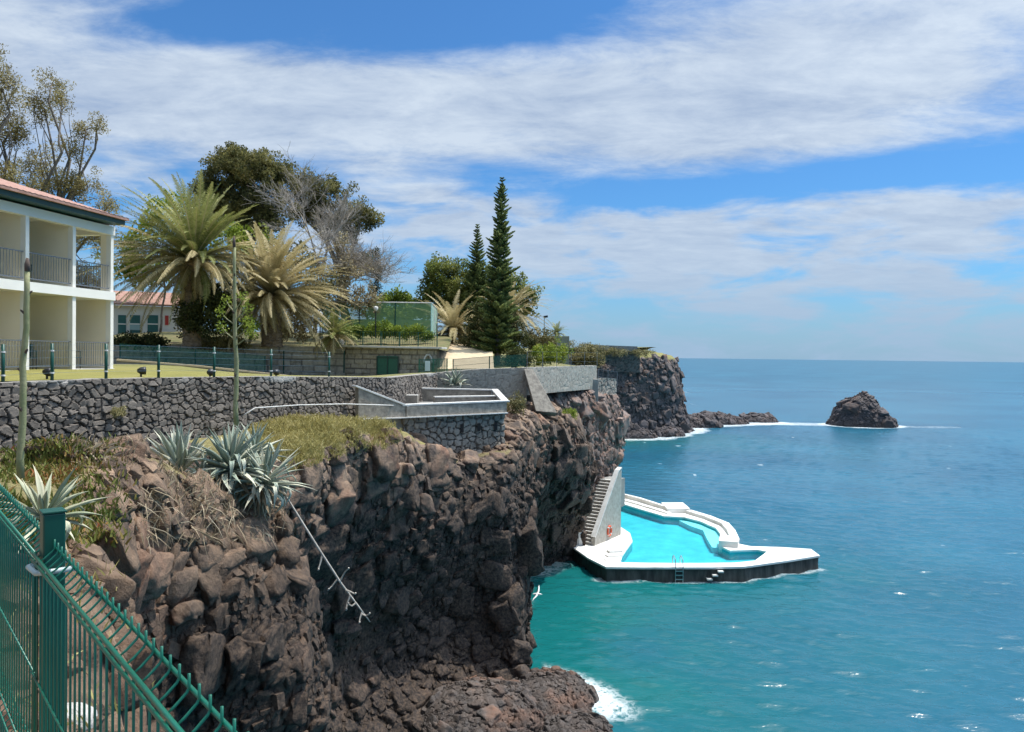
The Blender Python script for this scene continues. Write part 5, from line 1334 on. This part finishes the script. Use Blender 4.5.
def ring(name, outer, inner, z, mat, parent, thick=.12):
    from mathutils.geometry import tessellate_polygon
    polys = [[Vector((p.x, p.y, 0)) for p in outer], [Vector((p.x, p.y, 0)) for p in inner]]
    flat_ = polys[0] + polys[1]; tris = tessellate_polygon(polys)
    mb = MB(); n = len(flat_); vs = [(p.x, p.y, z) for p in flat_] + [(p.x, p.y, z - thick) for p in flat_]; fs = []
    for t in tris:
        a, b_, c__ = [flat_[i] for i in t]
        cr_ = (b_ - a).cross(c__ - a).z
        t = list(t) if cr_ > 0 else list(t)[::-1]
        fs.append(t); fs.append([i + n for i in t][::-1])
    for st, L in ((0, len(outer)), (len(outer), len(inner))):
        for i in range(L): fs.append((st + i, st + (i + 1) % L, n + st + (i + 1) % L, n + st + i))
    mb.add(vs, fs); return mb.build(name, mat, parent)
into(ring('deck', outer, inner, DZ, M['white'], pool), I)
# weed-stained outer face, sub-divided and rough
pts = [(p.x, p.y) for p in outer[:12]]; pts3 = [(x, y, DZ - .12, SEA_Z - 1.5) for x, y in pts]
t_, Q = arcpts([(q[0], q[1], DZ - .118, 0) for q in pts3], .12); nvv = 22
tg = np.gradient(Q[:, :2], axis=0); tg /= np.linalg.norm(tg, axis=1)[:, None]; nm = np.stack([tg[:, 1], -tg[:, 0]], 1)
zf = np.linspace(0, 1, nvv); Zq = (DZ - .118) + (-2.2) * zf
Pq = np.stack([np.repeat(Q[:, 0:1], nvv, 1), np.repeat(Q[:, 1:2], nvv, 1), np.repeat(Zq[None], len(Q), 0)], -1).reshape(-1, 3)
dq = (fbm(Pq * np.array((1, 1, .35)), .6, 4, 333) * .07 - .09) * np.tile(sstep(0, .05, zf), len(Q)) + .12 * np.tile(zf, len(Q))
Pq[:, 0] += np.repeat(nm[:, 0], nvv) * dq; Pq[:, 1] += np.repeat(nm[:, 1], nvv) * dq
into(mesh_np('sea_wall', Pq, grid_faces(len(Q), nvv), M['wetconc'], pool), I)
# rear sea wall
mb = MB()
for a_, b_ in zip(outer[11:], outer[12:] + outer[:1]): mb.add([(a_.x, a_.y, DZ - .12), (b_.x, b_.y, DZ - .12), (b_.x, b_.y, SEA_Z - 1.5), (a_.x, a_.y, SEA_Z - 1.5)], [(3, 2, 1, 0)])
into(mb.build('rear_wall', M['wetconc'], pool), I)
# basin
mb = MB(); n = len(inner)
for i in range(n):
    a_, b_ = inner[i], inner[(i + 1) % n]; mb.add([(a_.x, a_.y, DZ - .12), (b_.x, b_.y, DZ - .12), (b_.x, b_.y, DZ - .66), (a_.x, a_.y, DZ - .66)], [(0, 1, 2, 3)])
mb.add([(p.x, p.y, DZ - .66) for p in inner], [list(range(n))])
into(mb.build('basin', M['aqua'], pool), I)
mb = MB(); cxm = sum((p.x for p in inner)) / n; cym = sum((p.y for p in inner)) / n
mb.add([(p.x, p.y, WZ) for p in inner], [list(range(n))]); into(mb.build('pool_water', M['poolwater'], pool), I)
# shallow pale shelf inside the far bend
sh_ = [dk(679, 519.5, WZ), dk(700, 522, WZ), dk(716, 529, WZ), dk(722, 537, WZ), dk(718, 547, WZ), dk(712, 546.5, WZ), dk(707, 538, WZ), dk(703, 529.5, WZ), dk(690, 525, WZ)]
mb = MB(); mb.prism([(p.x, p.y) for p in sh_][::-1], DZ - .655, WZ - .06); into(mb.build('shelf', M['aqua_pale'], pool), I)
# raised parapets on the sea side
def parapet(pts, h, w, nm='parapet', mat='white'):
    mb = MB()
    for a_, b_ in zip(pts[:-1], pts[1:]):
        d_ = (b_ - a_).normalized() * w * .3
        mb.wall(a_ - d_, b_ + d_, DZ - .02, DZ + h, DZ - .02, DZ + h + .002, w)
    return into(mb.build(nm, M[mat], pool, bevel=.03), I)
parapet([dk(619, 499), dk(642, 505.5), dk(668, 513.5)], .12, .5, 'seat_wall')
parapet([dk(620, 496.5), dk(640, 501.5), dk(664, 509.5)], .34, .34)
mb = MB(); q0, q1 = dk(667, 513), dk(690, 513); mb.prism([(q0.x, q0.y), (q1.x, q1.y), (q1.x, q1.y + 2.6), (q0.x, q0.y + 2.6)], DZ - .02, DZ + .4); into(mb.build('block_seat', M['white'], pool, bevel=.04), I)
parapet([dk(690, 513.5), dk(708, 519), dk(725, 526), dk(731, 533), dk(735, 542)], .26, .62)
mb = MB(); q = [dk(718.5, 546.5), dk(738, 548), dk(739, 543), dk(720, 540)]; mb.prism([(p.x, p.y) for p in q], DZ - .4, DZ + .42); into(mb.build('wall_block', M['white'], pool, bevel=.03), I)
# curved seat kerb by the stairs and the bench steps left of the basin
for j in range(3):
    a_, b_ = dk(605 + j * 1.5, 560.5 - j * 4), dk(620 + j * .6, 559.5 - j * 4); mb = MB(); mb.wall(a_, b_, DZ, DZ + .05 + .05 * j, DZ, DZ + .05 + .05 * j, .5); into(mb.build('bench_step', M['white'], pool, bevel=.02), I)
# steel ladder, rungs, handles
mb = MB(); lx, rx_ = dk(675, 566.5), dk(682.5, 566.5)
for p in (lx, rx_):
    mb.tube([(p.x, p.y + .7, DZ), (p.x, p.y + .7, DZ + .45), (p.x, p.y + .45, DZ + .58), (p.x, p.y - .05, DZ + .45), (p.x, p.y - .18, DZ), (p.x, p.y - .2, SEA_Z - .2)], .03, 6)
for z_ in np.arange(SEA_Z + .15, DZ, .26): mb.bar((lx.x, lx.y - .2, z_), (rx_.x, rx_.y - .2, z_), .1, .045)
into(mb.build('ladder', M['steel'], pool), I)
for j in range(3):
    q = dk(720 - j * 5.5, 567); mb = MB(); mb.box((q.x - .17, q.y - .28, DZ - .30 - j * .24), (q.x + .17, q.y + .02, DZ - .2 - j * .24)); into(mb.build('sea_step', M['conc_pale'], pool, bevel=.01), I)

# stairs with flank wall
st = thing('stone_stairs', 'stone staircase with a grey flank wall from the cliff to the pool', 'stairs', (5, 55, DZ)); I = inv(st)
s0, s1 = Vector((*dk(593, 545.5), 0)), Vector((*dk(619, 534.5), 0)); sdir = (s1 - s0).normalized(); sl_ = (s1 - s0).length
sn = Vector((-sdir.y, sdir.x, 0)); topz = W(617.5, 468, s1.y).z
botz = DZ + .55
mb = MB()
n3 = sn * .14
vs = []
for off in (-n3, n3):
    vs += [s0 + off + Vector((0, 0, DZ - .02)), s1 + off + Vector((0, 0, DZ - .02)), s1 + off + Vector((0, 0, topz)), s1 - sdir * .5 + off + Vector((0, 0, topz - .15)), s0 + off + Vector((0, 0, botz))]
mb.add(vs, [(0, 1, 2, 3, 4), (9, 8, 7, 6, 5), (0, 5, 6, 1), (1, 6, 7, 2), (2, 7, 8, 3), (3, 8, 9, 4), (4, 9, 5, 0)])
fw_ = into(mb.build('flank_wall', M['stair_stone'], st), I)
mb = MB(); mb.bar(s0 + Vector((0, 0, botz + .04)), s1 - sdir * .5 + Vector((0, 0, topz - .11)), .36, .08); mb.bar(s1 - sdir * .5 + Vector((0, 0, topz - .11)), s1 + Vector((0, 0, topz + .04)), .36, .08); into(mb.build('coping', M['conc_pale'], fw_), I)
NS = 20; mb = MB(); rise = (topz - .9 - DZ) / NS
tread = MB()
for i in range(NS):
    a_ = s0 + sdir * (sl_ * .96 * i / NS) + sn * .15; b_ = s0 + sdir * (sl_ * .96 * (i + 1) / NS) + sn * .15; z_ = DZ + rise * (i + 1)
    q = [a_, b_, b_ + sn * 2.0, a_ + sn * 2.0]
    mb.prism([(p.x, p.y) for p in q], max(DZ - .5, z_ - 1.4), z_ - .05)
    q = [a_ - sdir * .04, b_, b_ + sn * 2.0, a_ - sdir * .04 + sn * 2.0]
    tread.prism([(p.x, p.y) for p in q], z_ - .05, z_)
into(mb.build('riser', M['stair_stone'], st), I); into(tread.build('tread', M['conc_pale'], st), I)
lp = s1 + sn * .15; q = [lp - sdir * .1, lp + sdir * 1.2, lp + sdir * 1.2 + sn * 2.2, lp - sdir * .1 + sn * 2.2]
mb = MB(); mb.prism([(p.x, p.y) for p in q], topz - 3, topz - .9); into(mb.build('landing', M['conc'], st), I)
up0, up1 = Vector(at(588, 446, 55.5)), Vector(at(604, 462, 58.6))
mb = MB(); mb.wall(up0, up1, up0.z - 2.3, up0.z, up1.z - 1.6, up1.z, .3); into(mb.build('upper_parapet', M['conc_rough'], st), I)
lb_ = thing('lifebuoy', 'orange lifebuoy hanging on the grey stair wall', 'lifebuoy', s0.lerp(s1, .52) - sn * .2 + Vector((0, 0, W(607, 527, 55.5).z)), None, math.atan2(sdir.y, sdir.x))
mb = MB(); ang = np.linspace(0, 2 * np.pi, 25); mb.tube([(math.cos(a) * .27, 0, math.sin(a) * .34) for a in ang], .075, 8, cap=False); mb.build('ring', M['orange'], lb_, True)
mb = MB()
for a in (.78, 2.35, 3.93, 5.5): mb.tube([(math.cos(a - .12) * .27, 0, math.sin(a - .12) * .34), (math.cos(a + .12) * .27, 0, math.sin(a + .12) * .34)], .082, 8)
mb.build('band', M['white'], lb_)
q = dk(579.5, 544.5); mb = MB(); mb.tube([(q.x, q.y, DZ), (q.x, q.y, DZ + 1.05), (q.x, q.y, DZ + 1.12)], [.26, .24, .1], 12)
tag(mb.build('bollard', M['white'], smooth=False, bevel=.02), 'white bollard at the foot of the pool stairs', 'bollard')

# ------------------------------------------------------------------ agaves
def agave(name, label, base, n, L, wd, mat, seed, spread=1.0, erect=.5, group=None, dead=0, e0=86):
    root = thing(name, label, 'agave', base, group); r = np.random.default_rng(seed)
    def blades(cnt, e0, e1, LL, mt, nm, sag):
        VV, FF, TT = [], [], []; c = 0
        for i in range(cnt):
            u = (i + .5) / cnt; az = i * 2.39996 + r.normal(0, .25); el = R(e0 + (e1 - e0) * u ** .8 + r.normal(0, 6)); l = LL * r.uniform(.75, 1.1)
            m_ = 12; t = np.linspace(0, 1, m_); sg = sag * r.uniform(.4, 1.7) * (.4 + u)
            fold = r.random() < .3 and u > .35
            ang = el - sg * t ** 2 - (sstep(.45, .62, t) * R(95) if fold else 0)
            hx = np.concatenate([[0], np.cumsum(np.cos(ang[:-1]))]) * l / m_; hz_ = np.concatenate([[0], np.cumsum(np.sin(ang[:-1]))]) * l / m_
            az_ = az + r.normal(0, .15) * t ** 2
            S_ = np.stack([hx * np.cos(az_), hx * np.sin(az_), hz_], 1)
            sd_ = np.array((-math.sin(az), math.cos(az), 0)); nn_ = np.stack([-np.sin(ang) * math.cos(az), -np.sin(ang) * math.sin(az), np.cos(ang)], 1)
            w = wd * (.75 + .5 * np.sin(np.pi * np.clip(t * .75 + .1, 0, 1))) * np.clip((1.0 - t) * 2.6, 0.02, 1) * r.uniform(.8, 1.1)
            cup = .32 * w
            rowv = np.stack([S_ - sd_ * w[:, None] * .5 + nn_ * cup[:, None], S_ - sd_ * w[:, None] * .25 + nn_ * (cup * .25)[:, None], S_ + sd_ * w[:, None] * .25 + nn_ * (cup * .25)[:, None], S_ + sd_ * w[:, None] * .5 + nn_ * cup[:, None], S_ + sd_ * w[:, None] * .2 - nn_ * (cup * .45)[:, None], S_ - sd_ * w[:, None] * .2 - nn_ * (cup * .45)[:, None]], 1)
            VV.append(rowv.reshape(-1, 3))
            i0 = np.arange(m_ - 1)[:, None] * 6 + np.arange(6)[None]; i1 = np.arange(m_ - 1)[:, None] * 6 + (np.arange(6)[None] + 1) % 6
            FF.append(np.stack([i0, i1, i1 + 6, i0 + 6], -1).reshape(-1, 4) + c); c += m_ * 6
            tb = np.clip(r.normal(.36, .16) + .25 * (u > .6), 0, 1)
            edge_ = np.tile(np.array((.22, 0, .22, .12, 0, .12)), m_ - 1)
            TT.append(np.clip(tb + edge_ + np.repeat(t[:-1] ** 3 * .3, 6), 0, 1))
        mesh_np(nm, np.concatenate(VV), np.concatenate(FF), mt, root, fattrs={'tone': np.concatenate(TT)}, smooth=True)
    blades(n, e0, 86 - 100 * spread, L, mat, 'rosette', .5 / max(erect, .1) * .6)
    if dead: blades(dead, -20, -85, L * .8, M['dead_leaf'], 'dead_leaves', .5)
    return root
GA = 'blue-grey agaves on the outcrop'
agave('agave', 'largest blue-grey agave with broken pale leaves, middle of the outcrop clump', at(230, 470, 14.0), 96, 1.06, .075, M['agave'], 201, 1.05, .6, GA, 30)
agave('agave', 'upright fan-shaped agave at the left end of the clump', at(180, 474, 14.2), 30, 1.05, .10, M['agave'], 202, .42, 1.4, GA, 5)
agave('agave', 'spiky agave hanging over the right edge of the outcrop', at(264, 484, 14.1), 80, 1.0, .055, M['agave'], 203, 1.15, .9, GA, 18)
agave('agave', 'small spiky agave at the back of the clump', at(254, 455, 14.9), 30, .8, .06, M['agave'], 204, .9, 1.0, GA)
agave('agave', 'low agave in the gap between fan agave and the largest one', at(204, 478, 14.0), 26, .6, .07, M['agave'], 205, 1.1, .8, GA, 6)
agave('agave', 'small agave on the grey wall beside the green panel fence', at(455, 386, 44.3), 30, 1.2, .13, M['agave'], 207, .75, .9)

def stalk(label, base, top, r0, r1, seed, tip, branches=None, nodes=9):
    o = thing('flower_stalk', label, 'flower stalk', base); r = np.random.default_rng(seed)
    v = Vector(top) - Vector(base); mb = MB()
    mb.tube([v * t + Vector((r.normal(0, .006), r.normal(0, .006), 0)) for t in np.linspace(0, 1 - tip, 12)], [r0 + (r1 - r0) * t for t in np.linspace(0, 1, 12)], 9); mb.build('stem', M['stalk'], o, True)
    mb = MB(); mb.tube([v * (1 - tip), v * (1 - tip * .5), v], [r1 * .99, r1 * 1.05, r1 * .5], 8); mb.build('tip', M['stalk_brown'], o, True)
    for i in range(nodes):
        mb = MB(); t = .12 + .8 * i / nodes; p = v * t; a = i * 2.4; rr2 = r0 + (r1 - r0) * t
        d_ = Vector((math.cos(a), math.sin(a), .9)); mb.tube([p + d_ * rr2 * .5, p + d_ * (rr2 * 1.7), p + d_ * rr2 * 2.0], [rr2 * .5, rr2 * .35, .002], 5); mb.build('bract', M['stalk_brown'], o)
    if branches:
        lv = MB(); CC = []
        for (px, py) in branches:
            q = W(px, py, base[1] + r.uniform(-.25, .25)) - Vector(base); q0 = v * min(.95, max(.2, (q.z - .25) / v.z))
            lv.tube([q0, q0.lerp(q, .6) + Vector((0, 0, -.03)), q], [.014, .010, .006], 5); CC.append(q)
        lv.build('branch', M['stalk'], o)
        V, Fq, tn = leaves(np.array([tuple(c) for c in CC]), None, .055, 70, .13, np.full(len(CC), .6), 2, seed, .8); V[:, 2] = V[:, 2]
        mesh_np('bud_cluster', V, Fq, M['lime'], o, fattrs={'tone': tn})
    return o
stalk('thick pale green flower stalk rising in front of the building', at(21, 478, 7.6), at(27.5, 258, 7.6), .036, .025, 301, .06)
stalk('tall thin flower stalk with green side tufts above the agave clump', at(236.5, 425, 14.6), at(234, 236, 14.6), .05, .028, 302, .06, [(221, 312), (222, 327), (246, 318), (250, 325), (247, 307), (226, 300), (243, 297), (250, 333)], 12)

# ------------------------------------------------------------------ grass, ice plants, dry tufts on the rock
from mathutils.bvhtree import BVHTree
def bvh_of(o):
    me = o.data; vs = [v.co.copy() for v in me.vertices]; ps = [tuple(p.vertices) for p in me.polygons]
    return BVHTree.FromPolygons(vs, ps)
cliffs = [o for o in COL.objects if o.name.startswith('cliff')]
BV = {o.name: bvh_of(o) for o in cliffs[:2]}
def drop(x, y, which):
    h = BV[which].ray_cast(Vector((x, y, 8)), Vector((0, 0, -1)))
    return h[0] if h[0] else None
def hit(px, py, which):
    d = ray(px, py).normalized(); h = BV[which].ray_cast(Vector((0, 0, 0)), d)
    return h[0] if h[0] else None
agave('agave', 'pale foreground agave with long arching leaves behind the fence post', at(44, 520, 5.6), 48, .48, .036, M['agave_pale'], 206, 1.0, .5, None, 3, e0=66)
def blades_at(name, label, pts, L, wd, mat, seed, droop=.4, kind='stuff', tone0=.5, hang=0.0, cat='grass'):
    r = np.random.default_rng(seed); P = np.array([tuple(p) for p in pts]); m_ = len(P)
    az = r.uniform(0, 6.28, m_); d0 = np.stack([np.cos(az) * .5, np.sin(az) * .5, np.full(m_, 1 - hang * 1.9)], 1); d0 += r.normal(0, .25, (m_, 3)); d0 /= np.linalg.norm(d0, axis=1)[:, None]
    d1 = d0 - np.array((0, 0, droop)) * 1.0; d1 += r.normal(0, .15, (m_, 3)); d1 /= np.linalg.norm(d1, axis=1)[:, None]
    l = (L * r.uniform(.5, 1.3, m_))[:, None]; s_ = np.cross(d0, r.normal(0, 1, (m_, 3))); s_ /= np.linalg.norm(s_, axis=1)[:, None]; s_ *= wd * .5
    a = P - d0 * .02; b_ = a + d0 * l * .5; c = b_ + d1 * l * .5
    V = np.stack([a - s_, a + s_, b_ + s_, c, b_ - s_], 1).reshape(-1, 3)
    o = mesh_np(name, V, np.arange(m_ * 5).reshape(-1, 5), mat, fattrs={'tone': np.clip(tone0 + .22 * fbm(P, .8, 2, seed) + r.normal(0, .16, m_), 0, 1)})
    return tag(o, label, cat, None, kind)
r = np.random.default_rng(77)
c0n, c1n = cliffs[0].name, cliffs[1].name
pts = []
tries = 0
while len(pts) < 11000 and tries < 90000:
    tries += 1; h = BV[c1n].ray_cast(Vector((0, 0, 0)), ray(r.uniform(250, 402), r.uniform(396, 476)).normalized())
    if h[0] and h[0].z > -3.3 and abs(h[1].z) > .45 and h[0].y < 31.5: pts.append(h[0] + Vector(r.normal(0, .03, 3)))
blades_at('dry_grass', 'yellow green grass on the slope below the terrace', pts, .22, .018, M['drygrass'], 401, .55)
pts = []; tries = 0
while len(pts) < 800 and tries < 60000:
    tries += 1; h = hit(r.uniform(70, 310), r.uniform(440, 520), c0n)
    if h and h.y > 9 and fbm(np.array([tuple(h)]), 1.0, 2, 44)[0] > -.05: pts.append(h)
if pts: blades_at('dry_grass', 'straw coloured grass tufts on the brown outcrop around the agaves', pts, .20, .014, M['dead_leaf'], 402, .5)
pts = []; tries = 0
while len(pts) < 4200 and tries < 60000:
    tries += 1; px = r.uniform(0, 135); h = hit(px, r.uniform(436, 545), c0n)
    if h and h.y > 5 and r.random() < 1 - (px - 60) / 75 and fbm(np.array([tuple(h)]), .7, 2, 61)[0] > -.35: pts.append(h + Vector(r.normal(0, .03, 3)))
if pts: blades_at('ice_plant', 'green and orange ice plant carpet left of the brown mound', pts, .10, .022, M['iceplant'], 403, .2, tone0=.38, cat='ice plant')
# hanging dry roots and straw under the agaves
pts = []; tries = 0
while len(pts) < 420 and tries < 30000:
    tries += 1; px = r.choice([r.normal(152, 9), r.normal(215, 20), r.normal(262, 22)]); h = hit(px, r.uniform(488, 540), c0n)
    if h and h.y > 10: pts.append(h + Vector((.02, -.06, .02)))
if pts: blades_at('hanging_straw', 'pale straw and dry roots hanging down the outcrop below the agaves', pts, .42, .011, M['dead_leaf'], 404, .5, hang=.75, tone0=.6, cat='straw')
pts = []; tries = 0
while len(pts) < 900 and tries < 20000:
    tries += 1; h = drop(r.uniform(-4.5, -1.4), r.uniform(2.6, 6), c0n)
    if h: pts.append(h)
if pts: blades_at('weeds', 'dry weeds on the bank outside the fence', pts, .12, .012, M['drygrass'], 405, .4, cat='weeds')

# fallen bleached branch hanging down the cliff
br = thing('dead_branch', 'bleached dead agave stalk hanging down over the dark cliff', 'branch', at(292, 505, 14.6)); I = inv(br)
mb = MB(); pp = [at(270, 470, 14.4), at(292, 506, 14.3), at(318, 548, 14.5), at(340, 582, 14.7), at(358, 606, 14.9), at(370, 622, 15.0)]
mb.tube(pp, [.016, .02, .024, .022, .018, .010], 7); into(mb.build('stem', M['drift'], br, True), I)
for a_, b_, c__ in (((340, 581), (345, 572), (348, 569)), ((338, 578), (332, 586), (328, 590)), ((350, 595), (347, 604), (346, 610)), ((346, 590), (351, 592), (355, 594)), ((362, 614), (366, 616), (369, 614)), ((362, 612), (360, 618), (359, 623)), ((356, 603), (352, 606), (348, 604)), ((322, 555), (320, 564), (318, 570))):
    mb = MB(); mb.tube([at(*a_, 14.75), at(*b_, 14.7), at(*c__, 14.65)], [.02, .015, .012], 5)
    mb.tube([at(*c__, 14.65), W(*c__, 14.65) + Vector((.02, -.02, .03))], [.02, .015], 5)
    into(mb.build('side_branch', M['drift'], br), I)

# gull over the cove
gl_ = thing('gull', 'white gull gliding low over the teal cove', 'bird', W(537, 594.5, 42))
mb = MB(); mb.tube([(-.26, 0, 0), (-.18, 0, .0), (-.02, 0, .02), (.12, 0, .02), (.2, 0, .05), (.25, 0, .05), (.31, 0, .04)], [.012, .05, .075, .07, .045, .035, .008], 8); 
bd = mb.build('body', M['bird'], gl_, True)
for sg in (-1, 1):
    mb = MB(); ct = [(.08, 0), (.10, .22), (.02, .48), (-.06, .66)]; zz_ = [.03, .10, .13, .09]; ch = [.15, .14, .10, .02]
    vs = []; fs = []
    for (x, y), z_, c in zip(ct, zz_, ch):
        vs += [(x, sg * y, z_), (x - c * .4, sg * y, z_ + .018), (x - c, sg * y, z_)]
    for i in range(3):
        o = i * 3; fs += [(o, o+1, o+4, o+3), (o+1, o+2, o+5, o+4), (o+2, o, o+3, o+5)]
    mb.add(vs, fs); mb.build('wing', M['bird'], gl_, True)
gl_.rotation_euler = (R(25), 0, R(-20))

# white boulder outside the fence
q = PL(72, 724, -2.0)
boulder('boulder', tuple(q), (.13, .12, .10), simple('white_boulder', (.50, .47, .43), (.36, .33, .29), 8, .9, .6, 30), 34, .06, 9, None, 'small pale boulder just outside the fence', 'boulder', None, False)

# ------------------------------------------------------------------ near mesh fence
FZ = -.5; f0, f1 = PL(33, 550.6, FZ), PL(182, 728, FZ); Dv = (f1 - f0); Dv.z = 0; Dv.normalize()   # towards the camera
post0 = Vector((f0.x, f0.y, 0)) + Dv * .075
Nv = Vector((-Dv.y, Dv.x, 0)); Nv = Nv if Nv.x > 0 else -Nv
for q_ in ((113.6, 599), (241, 728), (7, 500)):
    for z_ in (.03, .045, .06): print('TIP', q_, z_, round((Vector(PL(*q_, FZ + z_)) - post0).dot(Nv), 4))
fen = thing('mesh_fence', 'bright green bent-top mesh fence in the near corner', 'fence', (post0.x, post0.y, FZ - 1.25)); I = inv(fen)
def fp(s_, n_, z_): return post0 + Dv * s_ + Nv * n_ + Vector((0, 0, FZ + z_))
def panel(s_a, s_b, no):
    mb = MB(); n = int(round((s_b - s_a) / .043)); G = .0024
    for i in range(n + 1):
        s_ = s_a + (s_b - s_a) * i / n
        mb.tube([fp(s_, no, -1.22), fp(s_, no, -.62), fp(s_, no + .035, -.59), fp(s_, no, -.56), fp(s_, no, -.004), fp(s_, no + .010, .003), fp(s_, no + .026, .018), fp(s_, no + .029, .024), fp(s_, no + .029, .044)], G, 6)
    for z_, dn, rr3 in ((-.62, -.004, .0026), (-.56, -.004, .0026), (-.59, .031, .0026), (0, -.005, .0042), (-.018, -.005, .0034), (.021, .033, .0036), (-1.15, -.004, .0026), (-.30, -.004, .0026)):
        mb.tube([fp(s_a - .01, no + dn, z_), fp(s_b + .01, no + dn, z_)], rr3, 6)
    into(mb.build('mesh_panel', M['fence'], fen, True), I)
panel(-2.5, -.06, .004); panel(-.055, 2.45, .0)
for s_ in (-2.5, 0, 2.48):
    mb = MB(); a_ = fp(s_, .030, 0)
    Mx = Matrix.Translation(Vector((a_.x, a_.y, FZ))) @ Matrix.Rotation(math.atan2(Dv.y, Dv.x), 4, 'Z')
    mb.box((-.024, -.024, -1.28), (.024, .024, .105), Mx); po = into(mb.build('post', M['fence_b'], fen, bevel=.004), I)
    mb = MB(); mb.box((-.026, -.026, .105), (.026, .026, .111), Mx); into(mb.build('post_cap', M['fence_b'], po, bevel=.002), I)
    mb = MB(); zc_ = -.03
    mb.tube([Mx @ Vector(v_) for v_ in ((-.05, .045, zc_), (-.05, -.03, zc_), (-.035, -.045, zc_), (.035, -.04, zc_), (.042, -.025, zc_), (.042, .04, zc_))], .007, 8); into(mb.build('clamp', M['clamp'], fen, True), I)

# no two structures or things may share a bare duplicate name problem: Blender's own suffixes do
SC.render.engine = 'CYCLES'
SC.cycles.max_bounces = 8; SC.cycles.transparent_max_bounces = 16; SC.cycles.use_denoising = True
SC.cycles.caustics_reflective = False; SC.cycles.caustics_refractive = False
